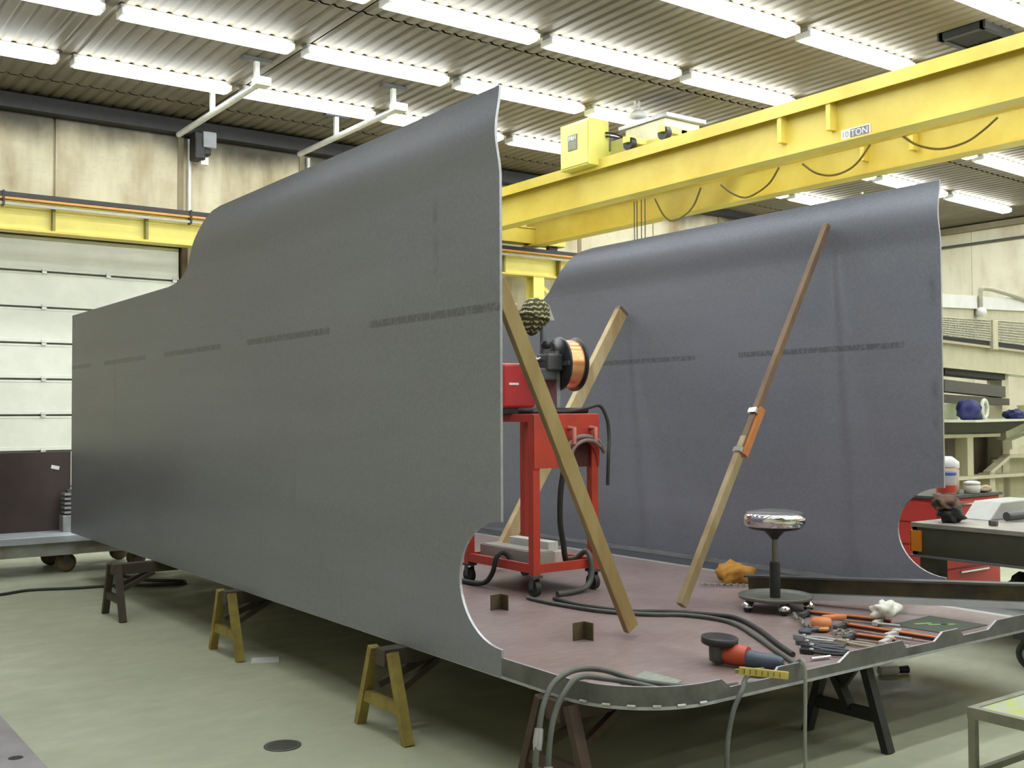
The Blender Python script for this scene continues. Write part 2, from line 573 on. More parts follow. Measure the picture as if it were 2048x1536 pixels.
# ================================================================== RUNWAY + CRANE
def runway(y, label, side):
    r = thing('runway_beam', label, 'crane runway', (12.6, y, 0))
    xa, xb = X0R + .1, X1R - .3
    build('web', MB().box(xa, y - .012, 4.60, xb, y + .012, 5.0), MAT_YEL2, r)
    build('bottom_flange', MB().box(xa, y - .15, 4.565, xb, y + .15, 4.60), MAT_YEL, r)
    build('top_flange', MB().box(xa, y - .15, 5.0, xb, y + .15, 5.03), MAT_YEL, r)
    build('rail', MB().box(xa, y - .05, 5.03, xb, y + .05, 5.11), MAT_BLACK, r)
    x = xa + .6
    st = None
    x = 1.17 - 1.45 * 3
    while x < xb:
        build('stiffener', MB().box(x - .02, y + min(side * .012, side * .13), 4.60, x + .02, y + max(side * .012, side * .13), 5.0), M('stiffener_olive', (0.26, 0.24, 0.07), 0.6), r)
        x += 1.45
    for z, mt, hh in ((4.955, M('bar_grey', (0.40, 0.39, 0.33), 0.5), .022), (5.04, MAT_ORANGE, .018), (5.10, MAT_BLACK, .035)):
        build('conductor_bar', MB().box(xa, y + side * .20 - .02, z - hh, xb, y + side * .20 + .02, z + hh), mt, r)
    x = 1.17 - 1.45 * 3 + .7
    while x < xb:
        build('bar_bracket', MB().box(x - .015, y + min(side * .1, side * .24), 4.92, x + .015, y + max(side * .1, side * .24), 5.15), MAT_BLACK, r)
        x += 2.9
    for x in (1.35, 7.5, 13.65, 19.8):
        c = build('column', MB().box(x - .14, y - .13, 0, x + .14, y - .11, 4.565).box(x - .14, y + .11, 0, x + .14, y + .13, 4.565)
                  .box(x - .01, y - .11, 0, x + .01, y + .11, 4.565), MAT_YEL2, r)
        build('base_plate', MB().box(x - .2, y - .2, 0, x + .2, y + .2, .025), MAT_YEL, c)
        build('knee_brace', MB().bar((x + .14, y + side * .05, 4.38), (x + .42, y + side * .25, 4.05), .07, .07), MAT_YEL2, r)
    return r


runway(17.95, 'yellow crane runway beam with rail along the stained back wall', -1)
runway(-4.6, 'yellow crane runway beam on the side opposite the overhead door', 1)

cr = thing('bridge_crane', 'yellow double girder bridge crane with 10 TON sign spanning the hall', 'crane', (12.6, 6.7, 5.12))
GY0, GY1 = -4.8, 18.1
for gx, side in ((11.72, -1), (13.55, -1)):
    g = build('girder', MB().box(gx - .012, GY0, 5.22, gx + .012, GY1, 5.88), MAT_YEL, cr)
    build('bottom_flange', MB().box(gx - .15, GY0, 5.195, gx + .15, GY1, 5.22), MAT_YEL, g)
    build('bottom_band', MB().box(gx - .03, GY0, 5.22, gx - .012, GY1, 5.40), MAT_YEL, g)
    build('top_channel', MB().box(gx - .17, GY0, 5.885, gx + .17, GY1, 5.91).box(gx - .17, GY0, 5.74, gx - .15, GY1, 5.885).box(gx + .15, GY0, 5.74, gx + .17, GY1, 5.885), MAT_YEL, g)
    for y in (9.68, 8.87, 4.1, 3.3, -1.0):
        build('stiffener', MB().box(gx - .15, y - .035, 5.395, gx - .012, y + .035, 5.885), MAT_YEL, g)
    build('trolley_rail', MB().box(gx - .03, GY0 + .4, 5.91, gx + .03, GY1 - .4, 5.95), MAT_YEL, g)
for y in (17.95, -4.6):
    e = build('end_truck', MB().box(11.0, y - .16, 5.24, 14.35, y + .16, 5.55).box(11.2, y - .19, 5.55, 14.2, y + .19, 5.58), MAT_YEL, cr, bevel=.01)
    for x in (11.25, 14.1):
        build('wheel', MB().tube([(x, y - .05, 5.23), (x, y + .05, 5.23)], .12, 20), MAT_BLACK, e)
# capacity sign
sg = build('capacity_sign', MB().box(11.675, 8.305, 5.225, 11.689, 8.745, 5.375), MAT_WHITE, cr)
build('sign_block', MB().box(11.671, 8.32, 5.24, 11.676, 8.605, 5.36), M('sign_slate', (0.17, 0.19, 0.25), 0.5), sg)
text_mesh('sign_number', '10', .112, M('sign_grey', (0.33, 0.36, 0.42), 0.5), sg, (11.672, 8.682, 5.30), (0, -1, 0), (0, 0, 1))
text_mesh('sign_letters', 'TON', .12, MAT_WHITE, sg, (11.669, 8.463, 5.30), (0, -1, 0), (0, 0, 1))
# electrical boxes standing on the near girder
cb = build('control_box', MB().box(11.35, 13.44, 5.80, 11.78, 14.20, 6.57), MAT_YELP, cr, bevel=.012)
build('box_door', MB().box(11.335, 13.47, 5.83, 11.352, 14.17, 6.54), MAT_YELP, cb, bevel=.006)
build('label_plate', MB().box(11.325, 13.73, 6.10, 11.337, 13.97, 6.36), M('plate_grey', (0.17, 0.18, 0.13), 0.6), cb)
text_mesh('label_letters', 'P&H', .105, MAT_WHITE, cb, (11.323, 13.85, 6.30), (0, -1, 0), (0, 0, 1), .002)
for k in range(4):
    build('label_line', MB().box(11.321, 13.76, 6.13 + k * .03, 11.327, 13.94, 6.142 + k * .03), M('label_pale', (0.32, 0.33, 0.26), 0.6), cb)
jb = build('junction_box', MB().box(11.78, 12.98, 5.95, 12.0, 13.40, 6.22), M('box_olive', (0.48, 0.47, 0.16), 0.5), cr, bevel=.01)
for dz in (0, .06):
    build('cable', MB().tube(catmull([(11.70, 13.43, 6.36 - dz), (11.75, 13.3, 6.33 - dz), (11.85, 13.2, 6.26 - dz * .5), (11.88, 13.15, 6.2)], 4), .016, 6), MAT_BLACK, jb)
# festoon cable swags under the near girder
for seg in ([(6.99, 5.256), (7.185, 5.134), (7.418, 5.04), (7.759, 5.029), (8.076, 5.145), (8.293, 5.308)],
            [(8.79, 5.292), (8.991, 5.094), (9.195, 5.009), (9.445, 5.0), (9.7, 5.089), (9.916, 5.252)],
            [(10.342, 5.282), (10.513, 5.092), (10.753, 4.984), (10.998, 4.95), (11.247, 5.053), (11.481, 5.225)],
            [(11.905, 5.26), (12.061, 5.007), (12.262, 4.878), (12.546, 4.824), (12.75, 4.95), (12.95, 5.25)]):
    build('festoon_cable', MB().tube(catmull([(12.35, y, z) for y, z in seg], 5), .016, 6), M('cable_olive', (0.25, 0.19, 0.05), 0.6), cr)
build('festoon_track', MB().box(12.33, 4.0, 5.30, 12.37, 15.0, 5.36), MAT_YEL, cr)
for y in (4.5, 8.55, 12.0, 14.8):
    build('track_arm', MB().box(11.87, y - .03, 5.33, 12.36, y + .03, 5.37), MAT_YEL, cr)

ho = thing('hoist_trolley', 'cream hoist trolley riding on the crane girders with wire ropes', 'hoist', (12.6, 13.4, 5.95))
build('trolley_frame', MB().box(11.62, 12.0, 6.07, 13.65, 12.12, 6.17).box(11.62, 12.80, 6.07, 13.65, 12.92, 6.17).box(12.03, 12.0, 6.05, 12.15, 13.98, 6.15).box(13.1, 12.0, 6.05, 13.22, 13.98, 6.15), MAT_YELP, ho)
for x in (11.72, 13.55):
    for y in (12.06, 12.86):
        build('wheel', MB().tube([(x - .05, y, 6.063), (x + .05, y, 6.063)], .11, 16), MAT_BLACK, ho)
build('motor_housing', MB().box(12.2, 12.55, 6.15, 13.0, 13.5, 6.50), M('cream_box', (0.84, 0.80, 0.58), 0.45), ho, bevel=.015)
build('housing_cover', MB().box(12.15, 12.45, 6.50, 13.05, 13.62, 6.56), MAT_GREY, ho)
build('rope_drum', MB().tube([(12.06, 13.80, 6.31), (13.19, 13.80, 6.31)], .155, 20), MAT_DGREY, ho)
for dy in (-.14, -.05, .06, .13):
    build('wire_rope', MB().tube([(12.6, 13.6 + dy, 6.2), (12.6, 13.6 + dy, 3.35)], .009, 6), MAT_DGREY, ho)
hk = build('hook_block', MB().box(12.5, 13.42, 2.95, 12.7, 13.78, 3.36), MAT_YEL, ho, bevel=.03)
build('hook', MB().tube(catmull([(12.6, 13.6, 2.95), (12.6, 13.6, 2.8), (12.6, 13.7, 2.68), (12.6, 13.6, 2.58), (12.6, 13.49, 2.66)], 5), .03, 8), MAT_DGREY, hk)

# ================================================================== CEILING LIGHTS
LL = 2.44
lt = thing('strip_light', 'strip light', 'ceiling light', (0, 0, 0), 'fluorescent strip lights in rows under the ceiling')
ORD = ['first', 'second', 'third', 'fourth', 'fifth', 'sixth', 'seventh', 'eighth', 'ninth', 'tenth', 'eleventh', 'twelfth', 'thirteenth']
build('housing', MB().box(-LL / 2, -.085, 0.0, LL / 2, .085, .06), M('fixture_grey', (0.30, 0.29, 0.28), 0.5), lt, local=True)
prof = [(-.14, -.005), (-.145, -.05), (-.09, -.10), (.09, -.10), (.145, -.05), (.14, -.005)]
build('lens', MB().prism(prof, lambda a, b, t: (t, a, b), -LL / 2 + .05, LL / 2 - .05), MAT_LENS, lt, local=True)
for s_ in (-1, 1):
    build('end_cap', MB().box(s_ * (LL / 2 - .025) - .025, -.125, -.085, s_ * (LL / 2 - .025) + .025, .125, 0.0), MAT_WHITE, lt, local=True)
gaps = [-1.38, 1.25, 3.85, 6.42, 8.98, 11.68, 14.32, 17.05, 19.75, 22.4, 25.1]
rows = [16.29, 13.95, 11.66, 9.43, 7.33, 5.1, 2.85, 0.6, -1.65, -3.9, -6.15, -8.4, -10.65]
first = True
for ri, y in enumerate(rows):
    for ci, (a, b) in enumerate(zip(gaps[:-1], gaps[1:])):
        if (ci == 0 and y > 8) or (y < 0 and b < 5):
            continue          # unseen fixtures left out here to shape light on floor and plates
        o = lt if first else copy_tree(lt)
        first = False
        xm = (a + b) / 2
        o['label'] = 'white fluorescent strip light, %s row from back wall, %s from right wall' % (ORD[ri], ORD[len(gaps) - 2 - ci])
        o.location = (xm, y, zc(xm) - .062)
        if xm > 14.32:
            o.rotation_euler = (0, math.atan(.026), 0)
        o.scale = ((b - a - .2) / LL, 1, 1)

# radiant tube heaters hung under the ceiling
def heater(x, ya, yb, hang, label):
    t = thing('radiant_heater', label, 'heater', (x, (ya + yb) / 2, 6.4), 'radiant tube heaters hung below the ceiling')
    build('tube', MB().tube([(x, ya, 6.55), (x, yb, 6.55)], .05, 12), MATS['galv'], t)
    for y in hang:
        build('hanger_post', MB().box(x - .035, y - .035, 6.57, x + .035, y + .035, 6.93), MATS['galv'], t)
        build('hanger_plate', MB().box(x - .22, y - .06, 6.90, x + .22, y + .06, 6.955), MAT_DGREY, t)
    build('end_fitting', MB().box(x - .1, ya - .1, 6.5, x + .12, ya + .1, 6.62), MAT_WHITE, t)
    return t


heater(6.2, 14.75, 18.30, (14.9, 16.7), 'pale radiant heater tube on hangers ending at the grey burner box')
heater(8.5, 14.75, 18.40, (14.9, 16.9), 'pale radiant heater tube on hangers, the one without a burner box')
bx = thing('heater_burner', 'grey and black heater burner box with a small white tip on back wall', 'heater', (6.72, 18.6, 6.1))
build('burner_box', MB().box(6.66, 18.36, 6.42, 6.90, 18.66, 6.70), M('burner_blue', (0.38, 0.41, 0.45), 0.5), bx, bevel=.015)
build('blower', MB().box(6.52, 18.40, 6.20, 6.72, 18.70, 6.70).box(6.66, 18.46, 6.30, 6.84, 18.76, 6.45).box(6.6, 18.5, 6.24, 6.76, 18.72, 6.34), MAT_BLACK, bx, bevel=.03)
build('tip', MB().box(6.66, 18.48, 6.13, 6.80, 18.62, 6.27), MAT_WHITE, bx, bevel=.01)
build('wall_bracket', MB().box(6.6, 18.66, 6.3, 6.8, 18.84, 6.68), MAT_BLACK, bx)

hv = thing('ceiling_vent', 'dark square vent grille set in the corrugated ceiling', 'vent', (13.9, 8.15, 6.9))
build('vent_frame', MB().box(13.55, 7.85, 6.86, 13.63, 8.5, 6.99).box(14.2, 7.85, 6.86, 14.28, 8.5, 6.99).box(13.55, 7.82, 6.86, 14.28, 7.9, 6.99).box(13.55, 8.45, 6.86, 14.28, 8.53, 6.99), MAT_BLACK, hv)
for k in range(8):
    build('louvre', MB().bar((13.63, 7.93 + k * .07, 6.90), (14.2, 7.93 + k * .07, 6.90), .055, .008, up=(0, .5, 1)), MAT_BLACK, hv)

pd = thing('ceiling_drop', 'small white conduit drop with round box hanging above the crane', 'ceiling fitting', (12.3, 13.3, 6.95))
build('stem', MB().tube([(12.24, 13.3, 6.97), (12.24, 13.3, 6.78)], .02, 8).tube([(12.34, 13.3, 6.97), (12.34, 13.3, 6.78)], .02, 8), MAT_WHITE, pd)
build('round_box', MB().lathe([(.05, 6.66), (.16, 6.68), (.16, 6.72), (.06, 6.80)], 16, T(12.29, 13.3, 0)), MAT_WHITE, pd)
pc = thing('pull_chain', 'thin pale beaded chain hanging from the ceiling past the crane', 'chain', (20.9, 15.1, 6.75))
mb = MB()
for k in range(9):
    mb.lathe([(.002, -.03), (.03, -.015), (.03, .015), (.002, .03)], 8, T(20.9, 15.1, 6.72 - k * .09))
build('chain_beads', mb, MAT_WHITE, pc)

# ================================================================== THE WELDED STEEL BODY
import bmesh
bd = thing('steel_tank_body', 'welded grey steel body with two tall side plates on a red primed floor', 'steel fabrication', BODY)


def plate_outline():
    pts = [(4.153, .46), (12.07, .46), (12.07, 2.775), (8.95, 2.775), (8.78, 2.785), (8.64, 2.812), (8.53, 2.855), (8.44, 2.91), (8.36, 2.975),
           (8.28, 3.05), (8.196, 3.128), (8.12, 3.19), (8.04, 3.232), (7.93, 3.258), (7.77, 3.27), (4.153, 3.27)]
    n = 22
    for k in range(n + 1):
        a = PI / 2 - PI * k / n
        pts.append((4.153 + .36 * math.cos(a), .89 + .30 * math.sin(a)))
    return pts


def side_plate(x, sgn, mat):
    """flat plate with a shallow roll line below the top edge"""
    me = bpy.data.meshes.new('side_plate')
    bm = bmesh.new()
    vs_ = [bm.verts.new((0, y, z)) for y, z in plate_outline()]
    f = bm.faces.new(vs_)
    for k in range(15):
        zz = 2.82 + k * .031
        bmesh.ops.bisect_plane(bm, geom=bm.verts[:] + bm.edges[:] + bm.faces[:], plane_co=(0, 0, zz), plane_no=(0, 0, 1))
    ex = bmesh.ops.extrude_face_region(bm, geom=bm.faces[:])
    new = [g for g in ex['geom'] if isinstance(g, bmesh.types.BMVert)]
    for v in new:
        v.co.x += .014
    bmesh.ops.recalc_face_normals(bm, faces=bm.faces)
    off = root_off(bd)
    for f in bm.faces:
        nrm = f.normal
        f.material_index = 0 if abs(nrm.x) > .7 else 1
        f.smooth = abs(nrm.x) > .7
    for e in bm.edges:
        if len(e.link_faces) == 2 and e.link_faces[0].material_index != e.link_faces[1].material_index:
            e.smooth = False
    for v in bm.verts:
        t = (v.co.z - 3.05) / .22
        if abs(t) < 1:
            v.co.x -= .027 * .5 * (1 + math.cos(PI * t))     # shallow roll line under the top edge
        v.co.x += x
        v.co -= off
    bm.to_mesh(me)
    bm.free()
    me.materials.append(mat)
    me.materials.append(MAT_EDGE)
    o = bpy.data.objects.new('side_plate', me)
    COL.objects.link(o)
    o.parent = bd
    return o


p1 = side_plate(2.947, 1, MAT_PLATE)
p2 = side_plate(6.595, 1, MAT_PLATE2)

CX0, CX1, CYF, CR = 2.947, 6.609, 3.25, .45


def arc(cx, cy, r, a0, a1, n):
    return [(cx + r * math.cos(a0 + (a1 - a0) * k / n), cy + r * math.sin(a0 + (a1 - a0) * k / n)) for k in range(n + 1)]


outline = [(CX0 + .004, 12.06)] + arc(CX0 + CR, CYF + CR, CR, PI, 1.5 * PI, 14) + arc(CX1 - CR, CYF + CR, CR, 1.5 * PI, 2 * PI, 14) + [(CX1 - .004, 12.06)]
mb = MB()
no = len(outline)
mb.add([(a, b, .456) for a, b in outline], [tuple(range(no - 1, -1, -1))], False, 2)  # underside coloured black to deepen the shade beneath the platform
mb.add([(a, b, .470) for a, b in outline], [tuple(range(no))], False, 0)
mb.add([(a, b, z) for z in (.456, .470) for a, b in outline], [(k, (k + 1) % no, no + (k + 1) % no, no + k) for k in range(no)], False, 1)
fl = build('floor_plate', mb, [MAT_PRIMER, MAT_EDGE, MAT_BLACK], bd, fix=False)

# upstanding rim strip with trapezoid notches along the front edge
HI, LO = .553, .512
rim = []
for y in (4.15, 3.95, 3.7):
    rim.append((CX0, y, HI))
rim[0] = (CX0, 4.15, HI)
for a, b in arc(CX0 + CR, CYF + CR, CR, PI, 1.5 * PI, 14)[1:]:
    rim.append((a, b, HI))
for x, z in ((3.468, HI), (3.523, LO), (3.797, LO), (3.838, HI), (3.988, HI), (4.028, LO), (4.273, LO), (4.354, HI), (4.776, HI), (4.805, LO),
             (5.057, LO), (5.13, HI), (5.273, HI), (5.319, LO), (5.561, LO), (5.648, HI)):
    rim.append((x, CYF, z))
for a, b in arc(CX1 - CR, CYF + CR, CR, 1.5 * PI, 2 * PI, 14):
    rim.append((a, b, HI))
rim.append((CX1, 4.15, HI))
mb = MB()
TH = .013
vs_ = []
for i, (x, y, z) in enumerate(rim):
    a = Vector(rim[max(i - 1, 0)][:2])
    b = Vector(rim[min(i + 1, len(rim) - 1)][:2])
    d = (b - a).normalized()
    nrm = Vector((-d.y, d.x))          # towards the inside
    q = Vector((x, y)) + nrm * TH
    vs_ += [(x, y, .470), (x, y, z), (q.x, q.y, z), (q.x, q.y, .470)]
nr = len(rim)
fo, fe = [], []
for i in range(nr - 1):
    a, b = 4 * i, 4 * (i + 1)
    fo += [(a, b, b + 1, a + 1), (a + 2, b + 2, b + 3, a + 3), (a + 3, b + 3, b, a)]
    fe += [(a + 1, b + 1, b + 2, a + 2)]
fo += [(0, 1, 2, 3), (4 * nr - 4, 4 * nr - 1, 4 * nr - 2, 4 * nr - 3)]
mb.add(vs_, fo, False, 0)
mb.add(vs_, fe, False, 1)
build('rim_strip', mb, [MAT_RIM, MAT_EDGE], bd)
# stitch welds: far side plate to floor, and under the curved rim
for k in range(22):
    y = 4.55 + k * .33
    build('weld_bead', MB().tube([(6.588, y, .485), (6.588, y + .09, .485)], .012, 6), M('weld_grey', (0.45, 0.45, 0.44), 0.35, 0.6), bd)
build('joint_strip', MB().add([(6.594, 4.2, .472), (6.54, 4.2, .472), (6.594, 4.2, .50), (6.594, 12.0, .472), (6.54, 12.0, .472), (6.594, 12.0, .50)],
                              [(0, 1, 2), (3, 5, 4), (1, 4, 5, 2), (0, 2, 5, 3), (0, 3, 4, 1)]), MAT_DGREY, bd)
for k in range(6):
    a = 1.08 * PI + k * .075 * PI
    cx, cy_ = CX0 + CR, CYF + CR
    build('weld_bead', MB().tube([(cx + (CR + .004) * math.cos(a), cy_ + (CR + .004) * math.sin(a), .472), (cx + (CR + .004) * math.cos(a + .08), cy_ + (CR + .004) * math.sin(a + .08), .472)], .008, 6), MATS['weld_grey'], bd)

# ================================================================== SAWHORSES
def sawhorse(xe, yc, L, mt, label, spread=.26, brace=True, frames=True, zt=.454, topw=.10, beam=None):
    t = thing('sawhorse', label, 'sawhorse', (xe, yc, 0), 'sawhorses carrying the steel body')
    xa_, xb_2 = min(xe - .02, xe + L), max(xe + .02, xe + L)
    build('top_beam', MB().box(xa_, yc - .05, zt - .09, xb_2, yc + .05, zt), beam or mt, t, bevel=.004)
    for x in ((xe, xe + L) if frames else (xe,)):
        for s_ in (-1, 1):
            build('leg', MB().bar((x, yc + s_ * topw, zt - .006), (x, yc + s_ * spread, .0), .04, .055, up=(1, 0, 0)), mt, t)
        zb = .17
        hw = topw + (spread - topw) * (1 - zb / (zt - .05))
        build('crossbar', MB().box(x - .018, yc - hw, zb - .03, x + .018, yc + hw, zb + .03), mt, t)
    if brace:
        for s_ in (-1, 1):
            build('brace', MB().bar((xe + .03, yc + s_ * .10, .24), (xe + .32, yc + s_ * .04, zt - .09), .03, .035), beam or mt, t)
    return t


sawhorse(2.63, 9.34, 1.5, MAT_HORSEB, 'dark brown sawhorse under the steel body beside the power cord', zt=.452)
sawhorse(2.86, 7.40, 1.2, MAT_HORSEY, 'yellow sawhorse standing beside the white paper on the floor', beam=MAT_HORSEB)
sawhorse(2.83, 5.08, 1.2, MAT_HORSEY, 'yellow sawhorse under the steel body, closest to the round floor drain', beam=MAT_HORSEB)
sawhorse(2.93, 3.72, .4, MAT_RUST, 'rusty dark sawhorse under the curved rim corner beside the hanging hoses', frames=False)
t = sawhorse(4.69, 3.53, .35, MAT_HORSEK, 'black steel sawhorse under the notched rim with slanted inner strut', spread=.25, topw=.11, brace=False, frames=False)
build('strut', MB().bar((4.69, 3.64, .40), (4.69, 3.50, .17), .035, .06, up=(1, 0, 0)), MAT_HORSEK, t)
build('gusset', MB().prism([(3.53, .28), (3.62, .40), (3.44, .40)], lambda a, b, tt: (tt, a, b), 4.675, 4.705), MAT_HORSEK, t)

# ================================================================== BRACES
br = thing('timber_brace', 'yellowish timber brace standing on the red floor beside an angle clip', 'timber', (4.05, 4.47, .47))
b0, b1 = Vector((4.055, 4.47, .508)), Vector((3.03, 4.30, 2.36))
build('stud', MB().bar(b0, b1, .085, .04, up=(0, 1, 0)), MAT_WOODY, br, bevel=.004)
mid = b0.lerp(b1, .48)
build('nail_cleat', MB().bar(mid, b0.lerp(b1, .53), .088, .043, up=(0, 1, 0)), MAT_WOODY, br)
br = thing('timber_brace', 'pale timber brace behind the red cart leaning on a side plate', 'timber', (4.88, 6.95, .47))
build('stud', MB().bar((4.88, 6.95, .525), (6.52, 7.28, 2.63), .115, .06, up=(0, 1, 0)), MAT_WOOD, br, bevel=.004)
build('end_cut', MB().bar((6.505, 7.277, 2.61), (6.525, 7.281, 2.636), .116, .062, up=(0, 1, 0)), MAT_WOODD, br)
br = thing('spliced_brace', 'long spliced brown brace with orange joint standing near the stool', 'timber', (4.81, 4.82, .47))
a0, a1 = Vector((4.80, 4.83, .503)), Vector((6.52, 5.02, 3.08))
build('lower_stud', MB().bar(a0, a0.lerp(a1, .40), .06, .045, up=(0, 1, 0)), M('grey_lumber', (0.40, 0.32, 0.18), 0.65, 0, 0.25, 5, col2=(0.26, 0.18, 0.09), stretch=(1, 1, 0.25)), br, bevel=.004)
build('upper_stud', MB().bar(a0.lerp(a1, .36), a1, .045, .045, up=(0, 1, 0)), MAT_WOODD, br, bevel=.004)
build('joint_plate', MB().bar(a0.lerp(a1, .355) + Vector((.02, -.02, 0)), a0.lerp(a1, .475) + Vector((.02, -.02, 0)), .045, .05, up=(0, 1, 0)), M('joint_orange', (0.55, 0.20, 0.06), 0.6), br)
for f in (.365, .465):
    build('hose_clamp', MB().bar(a0.lerp(a1, f - .006), a0.lerp(a1, f + .006), .075, .065, up=(0, 1, 0)), MAT_CHROME, br)

# ================================================================== SMALL ANGLE CLIPS
def clip(x, y, rz, label):
    t = thing('angle_clip', label, 'steel clip', (x, y, .4706), None, rz)
    mt = M('clip_brown', (0.13, 0.10, 0.05), 0.6, 0.2, 0.3, 20)
    build('flange_a', MB().box(-.085, -.007, 0, .0, .0, .095), mt, t, local=True)
    build('flange_b', MB().box(-.007, -.075, 0, .0, -.007, .095), mt, t, local=True)
    return t


clip(3.95, 5.57, math.radians(4), 'short rusty angle clip standing by the plate notch')
clip(3.79, 4.56, math.radians(4), 'short rusty angle clip beside the foot of the yellowish brace')

# ================================================================== WELDING CART
ct = thing('welding_cart', 'red two shelf welding cart on casters inside the steel body', 'cart', (4.65, 6.2, .47))
X0, X1, Y0, Y1 = 4.37, 4.935, 5.78, 6.62
for x in (X0 + .025, X1 - .025):
    for y in (Y0 + .025, Y1 - .025):
        build('leg', MB().box(x - .028, y - .028, .61, x + .028, y + .028, 1.65), MAT_RED, ct)
        c = build('caster', MB().box(x - .04, y - .04, .595, x + .04, y + .04, .612).box(x - .03, y - .02, .52, x - .024, y + .02, .6).box(x + .024, y - .02, .52, x + .03, y + .02, .6), MAT_DGREY, ct)
        build('wheel', MB().tube([(x - .02, y, .525), (x + .02, y, .525)], .054, 18), MAT_RUBBER, c)
build('bottom_shelf', MB().box(X0, Y0, .625, X1, Y0 + .03, .685).box(X0, Y1 - .03, .625, X1, Y1, .685).box(X0, Y0, .625, X0 + .03, Y1, .685).box(X1 - .03, Y0, .625, X1, Y1, .685).box(X0 + .02, Y0 + .02, .632, X1 - .02, Y1 - .02, .642), MAT_RED, ct)
build('top_shelf', MB().box(X0, Y0, 1.645, X1 + .02, Y1, 1.70), MAT_RED, ct, bevel=.006)
pan = [(X0, 1.33), (4.66, 1.33)]
for k in range(13):
    a = PI - PI * k / 12
    pan.append((4.795 + .135 * math.cos(a), 1.33 + .18 * math.sin(a)))
pan += [(X1 + .01, 1.33), (X1 + .01, 1.66), (X1 - .01, 1.69), (X0, 1.69)]
build('front_panel', MB().prism(pan, lambda a, b, tt: (a, tt, b), Y0 - .012, Y0), MAT_RED, ct)
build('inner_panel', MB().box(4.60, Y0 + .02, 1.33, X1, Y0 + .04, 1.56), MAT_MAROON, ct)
for x in (4.67, 4.86):
    build('hook_peg', MB().tube([(x, Y0 - .01, 1.60), (x, Y0 - .07, 1.60), (x, Y0 - .07, 1.49)], .017, 8), M('peg_pink', (0.48, 0.16, 0.12), 0.5), ct)
build('hook_saddle', MB().tube(catmull([(4.60, Y0 - .05, 1.36), (4.63, Y0 - .05, 1.47), (4.70, Y0 - .05, 1.53), (4.80, Y0 - .05, 1.54), (4.90, Y0 - .05, 1.51), (4.96, Y0 - .05, 1.43)], 4), .018, 8)
      .tube(catmull([(4.62, Y0 - .075, 1.35), (4.66, Y0 - .075, 1.46), (4.74, Y0 - .075, 1.51), (4.83, Y0 - .075, 1.51), (4.90, Y0 - .075, 1.47)], 4), .014, 8), M('saddle_grey', (0.20, 0.15, 0.14), 0.5), ct)

wf = thing('wire_feeder', 'red wire feeder with copper wire spool on the cart top', 'welding machine', (4.6, 6.1, 1.70))
build('body', MB().box(4.28, 6.0, 1.74, 4.56, 6.45, 2.05), M('feeder_red', (0.48, 0.03, 0.04), 0.35), wf, bevel=.02)
build('body_feet', MB().box(4.30, 6.02, 1.70, 4.54, 6.43, 1.745), MAT_BLACK, wf)
build('logo_bar', MB().box(4.33, 5.994, 1.90, 4.41, 6.001, 1.915), MAT_WHITE, wf)
build('spool_stand', MB().prism([(5.91, 1.701), (6.10, 1.701), (6.05, 1.95), (6.0, 2.14), (5.92, 2.14), (5.91, 1.95)], lambda a, b, tt: (tt, a, b), 4.68, 4.71)
      .box(4.58, 5.91, 1.701, 4.90, 6.10, 1.715), MAT_GREY, wf)
SP = T(4.80, 5.95, 2.05) @ RotZ(math.radians(-9)) @ Matrix.Rotation(PI / 2, 4, 'Y')
sp = build('spool', MB().lathe([(.055, -.075), (.19, -.075), (.192, -.066), (.19, -.058), (.10, -.058), (.10, .058), (.19, .058), (.192, .066), (.19, .075), (.055, .075)], 32, SP)
           .lathe([(.03, -.11), (.05, -.10), (.055, -.07), (.055, .07), (.03, .09)], 16, SP), M('spool_black', (0.018, 0.019, 0.022), 0.3, 0, 0.1), wf)
for k in range(3):
    a = k * 2 * PI / 3 + .5
    build('flange_rib', MB().bar(SP @ Vector((.05 * math.cos(a), .05 * math.sin(a), -.08)), SP @ Vector((.18 * math.cos(a), .18 * math.sin(a), -.08)), .03, .01, up=(1, 0, 0)), MAT_DGREY, sp)
build('copper_wire', MB().lathe([(.17, -.057)] + [(.17 + .0025 * (i % 2), -.057 + .114 * i / 18) for i in range(19)] + [(.17, .057)], 40, SP),
      M('copper', (0.83, 0.42, 0.22), 0.28, 0.9, 0.2, 4, col2=(0.62, 0.26, 0.11)), sp)
build('hub_cap', MB().lathe([(.0, -.15), (.03, -.148), (.035, -.10), (.02, -.1)], 16, SP), MAT_CHROME, sp)
build('feed_rod', MB().tube([(4.40, 5.97, 2.085), (4.74, 5.95, 2.075)], .017, 10), MAT_CHROME, wf)
build('drive_block', MB().box(4.50, 5.90, 1.93, 4.68, 6.05, 2.02).box(4.58, 5.88, 2.0, 4.72, 6.02, 2.12), MAT_DGREY, wf, bevel=.015)
build('drive_knob', MB().lathe([(.0, -.03), (.03, -.024), (.036, 0), (.03, .024), (0, .03)], 16, T(4.60, 5.93, 2.18)), MAT_BLACK, wf)
build('mast', MB().tube([(4.625, 6.0, 1.9), (4.625, 6.0, 2.47)], .022, 12), M('mast_blue', (0.22, 0.24, 0.28), 0.4, 0.4), wf)
build('hat_peg', MB().tube([(4.625, 5.985, 2.455), (4.575, 5.945, 2.47)], .008, 8), MAT_DGREY, wf)
build('mast_bracket', MB().prism([(4.61, 2.36), (4.71, 2.36), (4.66, 2.47), (4.62, 2.47)], lambda a, b, tt: (a, tt, b), 5.97, 5.985), M('bracket_grey', (0.42, 0.44, 0.42), 0.5), wf)

